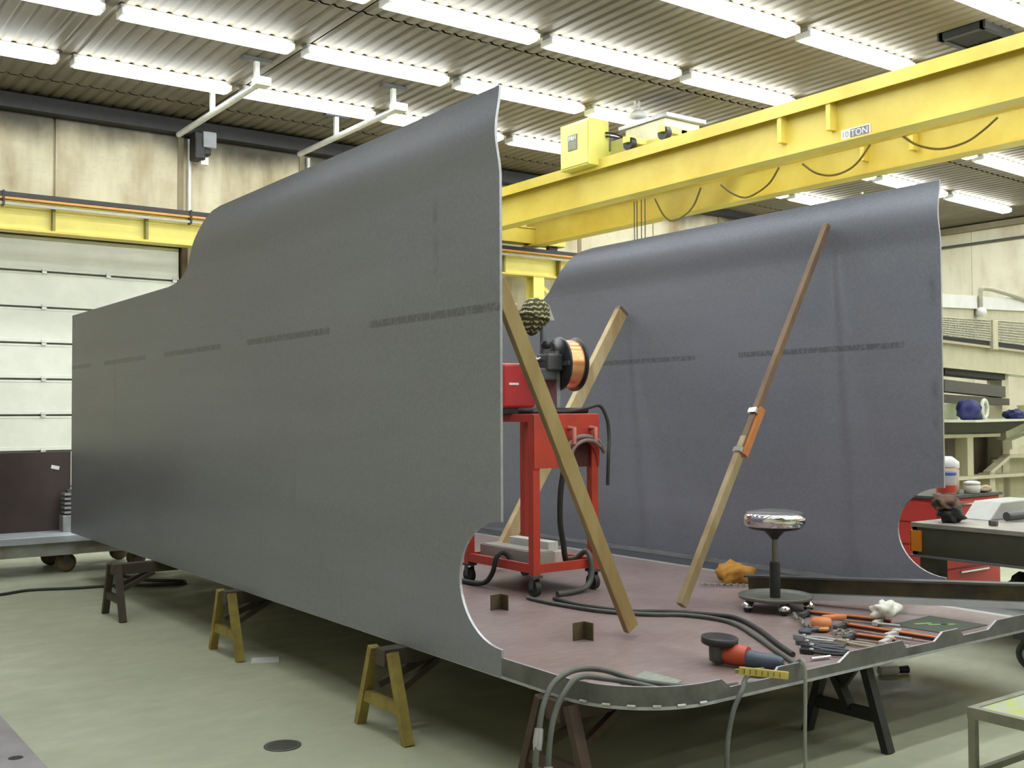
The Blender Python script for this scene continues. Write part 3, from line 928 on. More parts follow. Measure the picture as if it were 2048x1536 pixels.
cp = thing('patterned_beanie', 'patterned black and olive beanie hung on the feeder mast tip', 'hat', (4.50, 5.93, 2.26))
m_, q = new_mat('cap_cloth', 0.85)
P_, x_, y_, z_ = q.coord()
wv = q.math('SINE', q.math('ADD', q.math('MULTIPLY', z_, 190), q.math('MULTIPLY', q.math('SINE', q.math('MULTIPLY', x_, 150)), 0.9)))
wn = q.math('ADD', wv, q.math('MULTIPLY', q.math('SUBTRACT', q.noise(P_, 60, 2), .5), 4.5))
q.put(q.b.inputs['Base Color'], q.mix(q.step(wn, .2, 1.0), (0.045, 0.045, 0.022), (0.50, 0.45, 0.20)))
CAPM = T(4.475, 5.93, 2.27) @ Matrix.Rotation(math.radians(14), 4, 'Y')
build('crown', MB().lathe([(.002, -.035), (.03, -.018), (.06, .02), (.09, .07), (.106, .125), (.094, .185), (.06, .225), (.002, .245)], 20, CAPM), m_, cp)
build('brim', MB().lathe([(.099, .085), (.108, .09), (.110, .11), (.102, .118)], 20, CAPM), m_, cp)

lh = thing('clamp_lamp', 'small white clamp lamp head beside the patterned cap', 'lamp', (4.42, 6.17, 2.40))
build('head', MB().lathe([(.02, .12), (.03, .10), (.05, .06), (.085, .05), (.085, .035), (.05, .03), (.05, -.02), (.07, -.03), (.07, -.045), (.01, -.05)], 16, T(4.42, 6.17, 2.43)), M('lamp_white', (0.78, 0.84, 0.88), 0.4), lh)
build('arm', MB().tube([(4.44, 6.15, 2.40), (4.594, 6.017, 2.33)], .012, 8), MAT_DGREY, lh)
build('switch', MB().lathe([(.022, .11), (.022, .16)], 10, T(4.42, 6.17, 2.43)), MAT_BLACK, lh)


def cable(name, label, cat, pts, r, mt, k=6, n=8, group=None):
    return tag(build(name, MB().tube(catmull(pts, k), r, n), mt), label, cat, group)


cable('welding_cable', 'black cable looping over the right end of the cart top', 'cable',
      [(4.40, 5.825, 1.7145), (4.58, 5.815, 1.7145), (4.72, 5.80, 1.718), (4.86, 5.795, 1.74), (4.97, 5.79, 1.755), (5.02, 5.77, 1.66), (5.02, 5.75, 1.53), (4.97, 5.70, 1.40), (4.96, 5.70, 1.2)], .013, MAT_RUBBER)
cable('welding_cable', 'thick black cable lying flat across the cart top', 'cable',
      [(4.39, 5.965, 1.722), (4.42, 5.92, 1.722), (4.50, 5.878, 1.722), (4.65, 5.870, 1.722), (4.80, 5.870, 1.722), (4.92, 5.872, 1.722)], .02, MAT_RUBBER)
cable('welding_cable', 'black cable hanging from the cart panel down to the bottom shelf', 'cable',
      [(4.62, 5.77, 1.30), (4.61, 5.79, 1.15), (4.63, 5.82, .95), (4.68, 5.85, .80), (4.70, 5.86, .72), (4.72, 5.87, .668)], .02, MAT_RUBBER)
cable('welding_cable', 'grey cable draped over the front edge of the bottom shelf', 'cable',
      [(4.822, 6.0, .665), (4.83, 5.90, .68), (4.84, 5.83, .728), (4.845, 5.79, .738), (4.845, 5.752, .69), (4.835, 5.735, .58), (4.78, 5.72, .51), (4.65, 5.70, .4915), (4.50, 5.69, .4915)], .02, MAT_HOSE)
cable('welding_cable', 'dark cable drooping from the long side of the bottom shelf', 'cable',
      [(4.431, 6.0, .664), (4.431, 6.11, .672), (4.412, 6.15, .718), (4.37, 6.16, .73), (4.334, 6.17, .69), (4.33, 6.2, .6), (4.33, 6.28, .52), (4.325, 6.40, .4925), (4.31, 6.7, .4905), (4.3, 6.9, .4905)], .018, MAT_RUBBER)
tag(build('steel_bar', MB().box(4.46, 5.86, .644, 4.615, 6.55, .75).box(4.47, 5.87, .75, 4.605, 6.54, .756), M('bar_beige', (0.36, 0.35, 0.30), 0.5), bevel=.004), 'beige box section bar on the cart bottom shelf', 'steel bar')
tag(build('steel_bar', MB().box(4.64, 5.95, .644, 4.78, 6.50, .735).box(4.65, 5.98, .735, 4.74, 6.45, .80), M('bar_white', (0.75, 0.76, 0.72), 0.4), bevel=.004), 'whitish flat bar on the cart bottom shelf', 'steel bar')

# ================================================================== HOSES ON THE FLOOR PLATE
cable('air_hose', 'dark hose snaking from the cart across the red floor to the grinder', 'hose',
      [(4.285, 5.74, .484), (4.28, 5.60, .484), (4.29, 5.42, .484), (4.355, 5.085, .484), (4.496, 4.832, .484), (4.652, 4.692, .484), (4.725, 4.515, .484), (4.705, 4.301, .484), (4.54, 4.005, .484), (4.354, 3.709, .484), (4.213, 3.48, .484), (4.15, 3.40, .484)], .0125, MAT_HOSE)
cable('drop_hose', 'thin pale hose hanging from the rim tab down to the concrete', 'hose',
      [(4.09, 3.38, .482), (4.04, 3.31, .535), (3.985, 3.235, .566), (3.972, 3.21, .52), (3.965, 3.205, .40), (3.953, 3.2, .22), (3.94, 3.19, .012)], .009, M('hose_pale', (0.24, 0.26, 0.22), 0.5))
cable('air_hose', 'dark hose beside the snaking one, ending near the bar clamps', 'hose',
      [(4.40, 5.60, .4845), (4.38, 5.299, .4845), (4.475, 4.966, .4845), (4.649, 4.818, .484), (4.783, 4.612, .484), (4.843, 4.426, .484), (4.697, 4.125, .484), (4.47, 3.788, .4845), (4.34, 3.58, .4845)], .0135, MAT_RUBBER)
ha = thing('air_hose', 'grey hose with metal coupling hanging over the curved rim corner', 'hose', (2.95, 3.6, .5))
build('hose', MB().tube(catmull([(3.66, 3.335, .484), (3.55, 3.36, .484), (3.43, 3.46, .486), (3.30, 3.60, .505), (3.14, 3.645, .565), (2.97, 3.633, .592), (2.83, 3.60, .567), (2.75, 3.572, .495), (2.70, 3.54, .405), (2.66, 3.51, .30), (2.64, 3.49, .17), (2.62, 3.42, .05), (2.60, 3.2, .014)], 5), .013, 8), MAT_HOSE, ha)
build('coupling', MB().tube([(2.70, 3.54, .41), (2.685, 3.53, .36), (2.675, 3.52, .33)], [.018, .021, .018], 10), MAT_GREY, ha)
hb = thing('air_hose', 'paired grey hose hanging lower over the curved rim corner', 'hose', (2.9, 3.55, .5))
build('hose', MB().tube(catmull([(3.62, 3.28, .484), (3.48, 3.295, .484), (3.34, 3.40, .487), (3.24, 3.55, .51), (3.088, 3.58, .548), (2.936, 3.57, .577), (2.84, 3.55, .53), (2.78, 3.535, .46), (2.735, 3.51, .38), (2.70, 3.48, .27), (2.68, 3.45, .15), (2.67, 3.38, .04), (2.66, 3.15, .014)], 5), .013, 8), MAT_HOSE, hb)
build('coupling', MB().tube([(2.70, 3.48, .27), (2.69, 3.465, .21), (2.685, 3.458, .18)], [.018, .022, .018], 10), MAT_GREY, hb)
cable('air_hose', 'thin grey hose dropping through the rim notch under the yellow stick', 'hose',
      [(3.99, 3.36, .484), (3.82, 3.33, .50), (3.70, 3.30, .526), (3.615, 3.25, .527), (3.56, 3.215, .50), (3.50, 3.21, .43), (3.44, 3.19, .32), (3.40, 3.16, .2), (3.37, 3.12, .08), (3.35, 3.05, .012)], .0115, MAT_HOSE)

# ================================================================== STOOL
st = thing('rolling_stool', 'chrome and black rolling stool standing on the red floor', 'stool', (5.29, 4.50, .47))
build('seat', MB().lathe([(.06, .49), (.15, .505), (.185, .53)], 32, None), MAT_BLACK, st, local=True)
mb = MB().lathe([(.183, .525), (.193, .545), (.195, .575), (.188, .598), (.175, .604)], 40)
build('chrome_band', mb, MAT_CHROME, st, local=True)
build('seat_pad', MB().lathe([(.178, .59), (.172, .61), (.10, .622), (.002, .625)], 32), M('vinyl_grey', (0.12, 0.12, 0.125), 0.35), st, local=True)
build('hub', MB().lathe([(.02, .44), (.035, .46), (.065, .49)], 16), MAT_BLACK, st, local=True)
build('piston', MB().lathe([(.018, .26), (.018, .46)], 14), M('piston_grey', (0.22, 0.2, 0.18), 0.3, 0.8), st, local=True)
build('column', MB().lathe([(.033, .07), (.033, .28), (.028, .30)], 14), MAT_BLACK, st, local=True)
build('tray', MB().lathe([(.0, .068), (.19, .068), (.222, .075), (.228, .095), (.222, .098), (.212, .085), (.19, .078), (.0, .078)], 36), M('tray_grey', (0.16, 0.165, 0.14), 0.4, 0.2), st, local=True)
for k in range(5):
    a = math.radians(20 + 72 * k)
    cx, cy2 = .2 * math.cos(a), .2 * math.sin(a)
    c = build('caster', MB().lathe([(.036, .03), (.036, .05), (.02, .062), (.008, .075)], 14, T(cx, cy2, 0)), MAT_CHROME, st, local=True)
    build('wheel', MB().lathe([(.022, -.018), (.028, -.012), (.028, .012), (.022, .018)], 14, T(cx, cy2, .028) @ RotZ(a + .6) @ Matrix.Rotation(PI / 2, 4, 'X')), MAT_RUBBER, c, local=True)

# ================================================================== STEEL CHANNEL ON THE FLOOR PLATE
chn = thing('steel_channel', 'long dark steel channel lying across the red floor behind the stool', 'steel channel', (5.65, 4.52, .47))
Q0, D = Vector((5.65, 4.52, .503)), Vector((.41, -1.2, .068))
A, B = Q0 + D * -.33, Q0 + D * 1.9
dn = D.normalized()
side = dn.cross(Vector((0, 0, 1))).normalized()
if side.x > 0:
    side = -side
upc = Vector((0, 0, 1))
build('web', MB().bar(A + upc * .07, B + upc * .07, .012, .14), M('channel_web', (0.13, 0.105, 0.05), 0.5, 0.2, 0.5, 5, col2=(0.05, 0.05, 0.05)), chn)
for z, mt in ((.005, M('channel_lit', (0.56, 0.58, 0.62), 0.4, 0.2)), (.137, MAT_DGREY)):  # lower flange thickened and coloured bright, standing in for light on it
    hh = .036 if z < .1 else .012
    build('flange', MB().bar(A + side * .04 + upc * (z + hh / 2 - .006), B + side * .04 + upc * (z + hh / 2 - .006), .08, hh), mt, chn)

# ================================================================== GRINDER AND HAND TOOLS
g = thing('angle_grinder', 'red and dark blue angle grinder lying with its disc guard up', 'power tool', (3.935, 3.70, .47), None, math.radians(-72))
build('gear_head', MB().lathe([(.035, -.035), (.05, -.025), (.052, .04), (.04, .06)], 18, T(0, 0, .045)), MAT_DGREY, g, local=True)
build('disc_guard', MB().lathe([(.0, .10), (.085, .10), (.09, .105), (.09, .133), (.085, .135), (.082, .11), (.0, .108)], 28, T(-.005, 0, 0) @ Matrix.Rotation(.06, 4, 'Y')), MAT_BLACK, g, local=True)
RX = Matrix.Rotation(PI / 2, 4, 'Y')
build('motor_body', MB().lathe([(.042, 0), (.05, .015), (.052, .08), (.046, .12)], 20, T(.03, 0, .056) @ RX), M('tool_red', (0.50, 0.075, 0.035), 0.4), g, local=True)
build('grip', MB().lathe([(.041, 0), (.043, .02), (.036, .07), (.037, .13), (.03, .17), (.02, .18)], 18, T(.145, 0, .046) @ RX), M('tool_blue', (0.06, 0.085, 0.13), 0.4), g, local=True)
build('cord', MB().tube(catmull([(.32, 0, .046), (.34, -.008, .034), (.355, -.025, .02), (.36, -.045, .012)], 4), .008, 8), MAT_RUBBER, g, local=True)

ys_ = thing('yellow_stick', 'short yellow measuring stick lying over the rim notch', 'measuring stick', (3.69, 3.2, .53))
build('stick', MB().bar((3.60, 3.27, .568), (3.79, 3.155, .540), .012, .034), M('stick_yellow', (0.56, 0.46, 0.10), 0.5, 0, 0.3, 12), ys_, bevel=.003)
for k in range(7):
    p = Vector((3.60, 3.27, .568)).lerp(Vector((3.79, 3.155, .540)), .1 + k * .12)
    build('tick', MB().bar(p + Vector((-.006, -.0065, .0)), p + Vector((-.004, -.0075, 0)), .003, .02), MAT_BROWN, ys_)
build('inner_leaf', MB().bar((3.62, 3.31, .555), (3.74, 3.25, .556), .014, .016), M('stick_green', (0.22, 0.22, 0.05), 0.5), ys_)


def bar_clamp(p0, p1, label, jaw=.75):
    p0, p1 = Vector(p0), Vector(p1)
    t = thing('bar_clamp', label, 'clamp', tuple(p0.lerp(p1, .5))[:2] + (.47,))
    om = M('clamp_orange', (0.70, 0.19, 0.055), 0.45, 0, 0.2, 10)
    build('bar', MB().bar(p0, p1, .024, .024), om, t)
    build('bar_groove', MB().bar(p0 + Vector((-.013, -.004, 0)), p1 + Vector((-.013, -.004, 0)), .006, .012), MAT_BLACK, t)
    d = (p1 - p0).normalized()
    s_ = d.cross(Vector((0, 0, 1))).normalized()
    j = p0.lerp(p1, jaw)
    build('sliding_jaw', MB().bar(j - d * .02, j + d * .02, .05, .045).bar(j + s_ * .02, j + s_ * .12, .03, .03), M('jaw_pale', (0.55, 0.53, 0.50), 0.45), t, bevel=.006)
    build('fixed_jaw', MB().bar(p0 - d * .01, p0 + d * .02, .04, .04).bar(p0 + s_ * .015, p0 + s_ * .11, .03, .028), MAT_DGREY, t, bevel=.006)
    build('screw', MB().tube([j + s_ * .10, j + s_ * .10 + d * .14], .009, 8), MAT_GREY, t)
    return t


bar_clamp((5.27, 4.235, .4945), (5.42, 3.76, .4945), 'long orange bar clamp reaching from stool wheels toward the dark mat', .88)
bar_clamp((5.13, 3.86, .4945), (5.20, 3.30, .4945), 'orange bar clamp lying with its end at the rim notch', .55)
bar_clamp((4.93, 3.66, .4945), (4.985, 3.43, .4945), 'short orange bar clamp lying beside the pliers pile', .85)

lv = thing('lever_hoist', 'orange lever hoist with a chain lying among the clamps', 'hoist', (5.06, 3.93, .47))
om = M('hoist_orange', (0.68, 0.24, 0.09), 0.45, 0, 0.2, 10)
build('gear_case', MB().lathe([(.02, 0), (.055, .01), (.062, .03), (.055, .06), (.02, .068)], 20, T(5.02, 3.94, .472)), om, lv)
build('lever', MB().bar((5.05, 3.95, .53), (5.21, 3.92, .525), .04, .03), om, lv, bevel=.01)
build('side_plate', MB().lathe([(.03, 0), (.045, .005), (.045, .02), (.03, .025)], 16, T(4.97, 3.90, .475)), M('hoist_copper', (0.55, 0.28, 0.10), 0.35, 0.5), lv)
build('hook', MB().tube(catmull([(4.95, 3.89, .49), (4.88, 3.91, .487), (4.83, 3.93, .486), (4.81, 3.90, .486), (4.84, 3.87, .486)], 5), [.012] * 21, 8), M('hook_blue', (0.07, 0.085, 0.12), 0.4, 0.3), lv)


def chain_mesh(pts, k, link=.016, wire=.0035, step=.022):
    path = catmull(pts, k)
    L = [0]
    for a, b in zip(path[:-1], path[1:]):
        L.append(L[-1] + (b - a).length)
    mb = MB()
    s_ = 0
    i = 0
    idx = 0
    while s_ < L[-1]:
        while L[i + 1] < s_:
            i += 1
        f = (s_ - L[i]) / max(1e-6, L[i + 1] - L[i])
        p = path[i].lerp(path[i + 1], f)
        d = (path[i + 1] - path[i]).normalized()
        n_ = Vector((0, 0, 1)) if idx % 2 else d.cross(Vector((0, 0, 1))).normalized()
        ring = []
        for q_ in range(9):
            a = 2 * PI * q_ / 8
            ring.append(p + d * link * math.cos(a) + n_ * link * .55 * math.sin(a) + Vector((0, 0, .004)))
        mb.tube(ring, wire, 5, caps=False)
        s_ += step
        idx += 1
    return mb


CHM = M('chain_steel', (0.33, 0.33, 0.30), 0.4, 0.6, 0.3, 30)
build('chain', chain_mesh([(5.19, 4.27, .49), (5.11, 4.19, .485), (5.08, 4.12, .485), (4.99, 4.04, .485), (4.96, 3.95, .486)], 6), CHM, lv)
build('load_chain', chain_mesh([(4.98, 3.81, .485), (5.02, 3.775, .485), (5.03, 3.735, .485), (4.99, 3.71, .485), (4.94, 3.74, .485), (4.90, 3.78, .485)], 6), CHM, lv)


def pliers(x, y, rz, mt, label, s_=1.0):
    t = thing('locking_pliers', label, 'pliers', (x, y, .472), None, rz)
    for sg_ in (-1, 1):
        build('handle', MB().tube(catmull([(0, sg_ * .008, .012), (.05 * s_, sg_ * .026, .012), (.11 * s_, sg_ * .030, .012), (.17 * s_, sg_ * .018, .012)], 4), .0085, 8), mt, t, local=True)
        build('jaw', MB().prism([(-.06, sg_ * .003), (-.05, sg_ * .02), (0, sg_ * .024), (.015, sg_ * .004)], lambda a, b, tt: (a, b, tt), .002, .022), mt, t, local=True)
    build('pivot', MB().lathe([(.012, 0), (.012, .026), (.006, .029)], 12), MAT_GREY, t, local=True)
    return t


pliers(4.72, 3.82, math.radians(-72), MAT_GREY, 'grey locking pliers next to the orange lever hoist')
pliers(4.62, 3.72, math.radians(-65), MAT_DGREY, 'dark grey locking pliers in the middle of the tool pile', 1.15)
pliers(4.56, 3.64, math.radians(-75), M('plier_blue', (0.08, 0.09, 0.12), 0.35, 0.5), 'blue black locking pliers beside the dark grey pair', 1.1)
pliers(4.47, 3.57, math.radians(-60), MAT_BLACK, 'black locking pliers lying toward the rim tab')
pliers(4.80, 3.60, math.radians(-80), M('plier_tan', (0.36, 0.33, 0.24), 0.5), 'tan handled pliers lying near the short bar clamp', .9)
tag(build('steel_rod', MB().tube([(4.34, 3.47, .482), (4.455, 3.445, .482)], .009, 10), MAT_CHROME), 'short bright steel rod lying beside the black pliers', 'rod')


def blob(name, label, cat, c, r, mt, sq=(1, 1, .6), amp=.25, seed=1, parent=None):
    me = bpy.data.meshes.new(name)
    bm = bmesh.new()
    bmesh.ops.create_icosphere(bm, subdivisions=3, radius=1)
    rnd = random.Random(seed)
    ph = [(Vector((rnd.uniform(-1, 1), rnd.uniform(-1, 1), rnd.uniform(-1, 1))).normalized(), rnd.uniform(2, 6), rnd.uniform(0, 6)) for _ in range(7)]
    for v in bm.verts:
        d = v.co.normalized()
        k = 1 + amp * sum(math.sin(f * d.dot(n_) * 2 + p) for n_, f, p in ph) / 3
        v.co = Vector((d.x * sq[0], d.y * sq[1], d.z * sq[2])) * r * k
    zmin = min(v.co.z for v in bm.verts)
    for v in bm.verts:
        v.co.z = max(v.co.z, zmin * .6)
    zmin = min(v.co.z for v in bm.verts)
    for v in bm.verts:
        v.co.z -= zmin
    for f in bm.faces:
        f.smooth = True
    bm.to_mesh(me)
    bm.free()
    me.materials.append(mt)
    o = bpy.data.objects.new(name, me)
    COL.objects.link(o)
    o.location = c
    return tag(o, label, cat)


blob('work_glove', 'crumpled white work glove on the long orange clamp', 'glove', (5.43, 3.80, .518), .075, M('glove_white', (0.72, 0.72, 0.66), 0.8), (1.3, .8, .7), .3, 3)
blob('work_rag', 'crumpled orange yellow rag on the floor behind the stool', 'rag', (5.885, 5.395, .472), .105, M('rag_orange', (0.52, 0.26, 0.05), 0.8, 0, .3, 9, col2=(0.38, 0.17, 0.02)), (1.25, 1.0, .75), .3, 5)
tag(build('chain', chain_mesh([(5.60, 5.42, .4835), (5.66, 5.36, .4835), (5.72, 5.28, .4835), (5.80, 5.19, .4835), (5.88, 5.14, .4835)], 8), CHM), 'pale steel chain lying in front of the orange rag', 'chain')
mt_ = thing('rubber_mat', 'dark mat with green marks lying by the front rim corner', 'mat', (5.65, 3.6, .47))
build('sheet', MB().prism([(5.43, 3.775), (5.858, 3.796), (5.872, 3.437), (5.461, 3.432)], lambda a, b, tt: (a, b, tt), .4705, .474), M('mat_dark', (0.07, 0.085, 0.065), 0.7), mt_)
for (xa, ya, xb2, yb2) in ((5.56, 3.70, 5.66, 3.66), (5.60, 3.64, 5.70, 3.58), (5.66, 3.60, 5.74, 3.56)):
    build('green_mark', MB().bar((xa, ya, .4745), (xb2, yb2, .4745), .025, .001), M('mark_green', (0.25, 0.42, 0.12), 0.7), mt_)
tag(build('sheet_scrap', MB().prism([(3.282, 3.697), (3.542, 3.81), (3.547, 3.565), (3.383, 3.51)], lambda a, b, tt: (a, b, tt), .4705, .4735), M('patch_green', (0.30, 0.34, 0.29), 0.5, 0, .3, 30)), 'pale green sheet scrap lying inside the curved rim', 'sheet')

# ================================================================== RIGHT SIDE: BENCH, CABINET, DOLLY, TABLE
wk = thing('steel_workbench', 'heavy dark steel workbench with worn top beside the red tool cabinet', 'workbench', (8.5, 3.6, 0))
build('top', MB().box(7.40, 1.2, .815, 9.75, 4.95, .85), M('bench_top', (0.42, 0.38, 0.32), 0.45, 0.3, 0.3, 4, col2=(0.30, 0.29, 0.28)), wk, bevel=.004)
build('apron', MB().box(7.41, 1.25, .60, 7.45, 4.94, .815).box(7.41, 4.90, .60, 9.74, 4.94, .815).box(9.70, 1.25, .60, 9.74, 4.9, .815), M('bench_olive', (0.085, 0.08, 0.055), 0.5, 0.2), wk)
build('apron_lip', MB().box(7.36, 1.25, .592, 7.45, 4.94, .604), M('lip_purple', (0.2, 0.19, 0.2), 0.4, 0.3), wk)
for x, y in ((7.5, 4.82), (9.6, 4.82), (7.5, 1.4), (9.6, 1.4)):
    build('leg', MB().box(x - .07, y - .07, 0, x + .07, y + .07, .6), MATS['bench_olive'], wk)
build('shelf', MB().box(7.6, 1.4, .2, 9.6, 4.7, .23), MATS['bench_olive'], wk)
build('reflector', MB().box(7.395, 4.945, .63, 7.50, 4.955, .79).box(7.395, 4.86, .63, 7.41, 4.95, .79), M('reflector_orange', (0.95, 0.30, 0.02), 0.4), wk)
gm = M('casting_grey', (0.50, 0.51, 0.48), 0.5, 0.2)
ck = thing('grey_casting', 'light grey wedge shaped casting on the workbench', 'machine part', (8.3, 4.6, .85))
build('wedge', MB().prism([(7.95, .85), (8.75, .85), (8.62, .99), (8.12, .985)], lambda a, b, tt: (a, tt, b), 4.62, 4.85), gm, ck, bevel=.01)
build('shaft', MB().tube([(7.98, 4.50, .89), (8.7, 4.40, .90)], .035, 12), MAT_DGREY, ck)
build('shaft_cap', MB().lathe([(.0, -.04), (.05, -.03), (.05, .03), (0, .04)], 14, T(8.70, 4.38, .90)), gm, ck)
for x, y, lb in ((7.62, 4.40, 'dark hex nut on the workbench closest to the orange reflector'), (7.98, 4.18, 'dark hex nut between the two others on the workbench'), (8.3, 4.2, 'dark hex nut on the workbench closest to the casting shaft cap')):
    tag(build('hex_nut', MB().lathe([(.03, 0), (.034, .01), (.034, .03), (.03, .04)], 6, T(x, y, .85), smooth=False), MAT_DGREY), lb, 'nut', 'nuts on the workbench')
tl = thing('work_gloves', 'dark crumpled glove and cable heap on the workbench corner', 'glove', (7.62, 4.75, .85))
o1 = blob('cuff', None, None, (0, 0, 0), .10, MAT_BLACK, (1, .9, .9), .3, 8)
o1.parent = tl
o2 = blob('palm', None, None, (-.02, .02, .10), .10, M('glove_brown', (0.16, 0.09, 0.06), 0.8), (1.2, .8, .6), .35, 9)
o2.parent = tl
rc = thing('tool_cabinet', 'red steel tool cabinet seen through the round plate notch', 'cabinet', (9.1, 5.75, 0))
build('body', MB().box(8.62, 5.45, .08, 9.55, 6.1, .93), M('cabinet_red', (0.62, 0.05, 0.045), 0.4, 0, .12, 4), rc, bevel=.012)
build('top_tray', MB().box(8.60, 5.43, .93, 9.57, 6.12, .955), MAT_DGREY, rc)
build('plinth', MB().box(8.66, 5.5, 0, 9.5, 6.05, .08), MAT_BLACK, rc)
for k in range(4):
    d_ = build('drawer', MB().box(8.66, 5.435, .12 + k * .2, 9.5, 5.452, .30 + k * .2), MATS['cabinet_red'], rc, bevel=.004)
    build('handle', MB().box(8.85, 5.415, .27 + k * .2, 9.3, 5.437, .285 + k * .2), MAT_CHROME, d_)
    build('side_panel', MB().box(8.61, 5.5, .12 + k * .2, 8.622, 6.05, .30 + k * .2), MATS['cabinet_red'], rc)


def bottle(x, y, z, h, r, body, label, blue=False):
    t = thing('spray_bottle', label, 'bottle', (x, y, z))
    build('body', MB().lathe([(r * .9, 0), (r, h * .04), (r, h * .68), (r * .75, h * .75)], 18, T(x, y, z)), body, t)
    build('cap', MB().lathe([(r * .98, h * .72), (r * 1.05, h * .76), (r * 1.02, h * .92), (r * .6, h), (0, h)], 18, T(x, y, z)), MAT_WHITE, t)
    if blue:
        build('label_patch', MB().lathe([(r * 1.01, h * .3), (r * 1.01, h * .62)], 18, T(x, y, z)), M('label_grey', (0.50, 0.50, 0.53), 0.5), t)
        build('label_oval', MB().lathe([(r * 1.02, h * .5), (r * 1.02, h * .58)], 18, T(x, y, z)), M('label_blue', (0.06, 0.12, 0.45), 0.5), t)
        build('label_base', MB().lathe([(r * 1.015, h * .05), (r * 1.015, h * .24)], 18, T(x, y, z)), MAT_RED, t)
    return t


bottle(8.93, 5.60, .956, .34, .085, M('bottle_pink', (0.60, 0.42, 0.36), 0.5), 'white capped bottle with blue oval label on the red cabinet', True)
bottle(9.10, 5.67, .956, .31, .08, M('bottle_tan', (0.55, 0.46, 0.33), 0.5), 'white capped tan bottle behind the blue labelled one')
bottle(9.21, 5.52, .956, .11, .07, M('bottle_low', (0.7, 0.68, 0.62), 0.5), 'low white jar beside the tall bottles')
blob('parts_bag', 'small tan bag lying next to the low white jar', 'bag', (9.40, 5.52, .957), .06, M('bag_tan', (0.42, 0.33, 0.22), 0.8), (1.4, 1, .6), .2, 12)
blob('dark_cloth', 'dark lump of cloth under the workbench beside the pale rag', 'cloth', (7.9, 4.3, .232), .16, M('cloth_navy', (0.03, 0.035, 0.05), 0.8), (1.3, 1.2, .9), .2, 14)
blob('pale_rag', 'pale crumpled rag under the workbench', 'rag', (7.75, 3.95, .232), .15, M('rag_pale', (0.42, 0.43, 0.38), 0.8), (1, 1.1, 1.1), .35, 15)

dl = thing('floor_dolly', 'beige low dolly with black caster wheel at the workbench foot', 'dolly', (7.2, 3.4, 0))
build('deck', MB().box(6.86, 2.7, .28, 7.3, 3.9, .50), M('dolly_beige', (0.50, 0.47, 0.37), 0.6), dl, bevel=.01)
build('frame', MB().box(6.88, 2.75, .20, 7.28, 3.85, .28), MAT_DGREY, dl)
for x in (6.95, 7.22):
    for y in (3.76, 2.85):
        c = build('caster', MB().box(x - .05, y - .05, .17, x + .05, y + .05, .2), MAT_DGREY, dl)
        build('wheel', MB().lathe([(.07, -.03), (.10, -.022), (.10, .022), (.07, .03)], 20, T(x, y, .10) @ Matrix.Rotation(PI / 2, 4, 'Y')), MAT_RUBBER, c)
        build('wheel_hub', MB().lathe([(.03, -.036), (.05, -.034), (.05, .034), (.03, .036)], 14, T(x, y, .10) @ Matrix.Rotation(PI / 2, 4, 'Y')), MAT_GREY, c)

tb = thing('small_steel_table', 'small steel leg table with scraped green yellow top', 'table', (4.8, 2.3, 0))
gm2 = M('table_frame', (0.22, 0.22, 0.17), 0.55, 0.2, .3, 6)
tx0, tx1, ty0, ty1 = 4.42, 5.05, 2.06, 2.69
build('top', MB().box(tx0 + .03, ty0 + .03, .385, tx1 - .03, ty1 - .03, .398), M('table_green', (0.36, 0.42, 0.08), 0.6, 0, .3, 9, col2=(0.34, 0.37, 0.33), lo=.42, hi=.58, stretch=(1, 3, 1)), tb)
build('rim', MB().box(tx0, ty0, .355, tx0 + .035, ty1, .402).box(tx1 - .035, ty0, .355, tx1, ty1, .402).box(tx0 + .035, ty0, .355, tx1 - .035, ty0 + .035, .402).box(tx0 + .035, ty1 - .035, .355, tx1 - .035, ty1, .402), gm2, tb)
for x in (tx0 + .018, tx1 - .018):
    for y in (ty0 + .018, ty1 - .018):
        build('leg', MB().box(x - .016, y - .016, 0, x + .016, y + .016, .355), gm2, tb)
build('stretcher', MB().box(tx0 + .006, ty0 + .034, .10, tx0 + .03, ty1 - .034, .13).box(tx0 + .034, ty1 - .03, .10, tx1 - .034, ty1 - .006, .13), gm2, tb)

# ================================================================== CREAM MACHINE FRAME, FAR RIGHT
RK = thing('machine_frame', 'large cream steel machine frame with mesh guard standing beyond the workbench', 'machine', (11.865, 7.457, 0), None, math.radians(15.3))


def rk(name, u0, u1, za, zb_, w0, w1, mt, za2=None, zb2=None):
    za2 = za if za2 is None else za2
    zb2 = zb_ if zb2 is None else zb2
    return build(name, MB().prism([(u0, za), (u1, za2), (u1, zb2), (u0, zb_)], lambda a, b, tt: (a, tt, b), w0, w1), mt, RK, local=True)


UE = 5.6


def ex(l, r, u, u0=0.05, u1=3.87):
    return l + (r - l) * (u - u0) / (u1 - u0)


HW = M('hood_white', (0.74, 0.74, 0.73), 0.5, 0, .1, 4)
rk('hood_upper', -.4, UE, ex(2.97, 3.2, -.4), ex(3.135, 3.38, -.4), -.02, .5, HW, ex(2.97, 3.2, UE), ex(3.135, 3.38, UE))
rk('hood_lower', -.4, UE, ex(2.85, 3.03, -.4), ex(2.97, 3.2, -.4), .02, .5, MAT_CREAM, ex(2.85, 3.03, UE), ex(2.97, 3.2, UE))
mb = MB()
for k in range(9):
    f = k / 8
    mb.tube([(-.35, .0, ex(2.64, 2.70, -.35) * (1 - f) + ex(2.85, 3.03, -.35) * f), (UE, 0, ex(2.64, 2.70, UE) * (1 - f) + ex(2.85, 3.03, UE) * f)], .006, 4, caps=False)
for k in range(100):
    u = -.33 + k * .06
    mb.tube([(u, 0, ex(2.62, 2.69, u)), (u, 0, ex(2.85, 3.03, u))], .006, 4, caps=False)
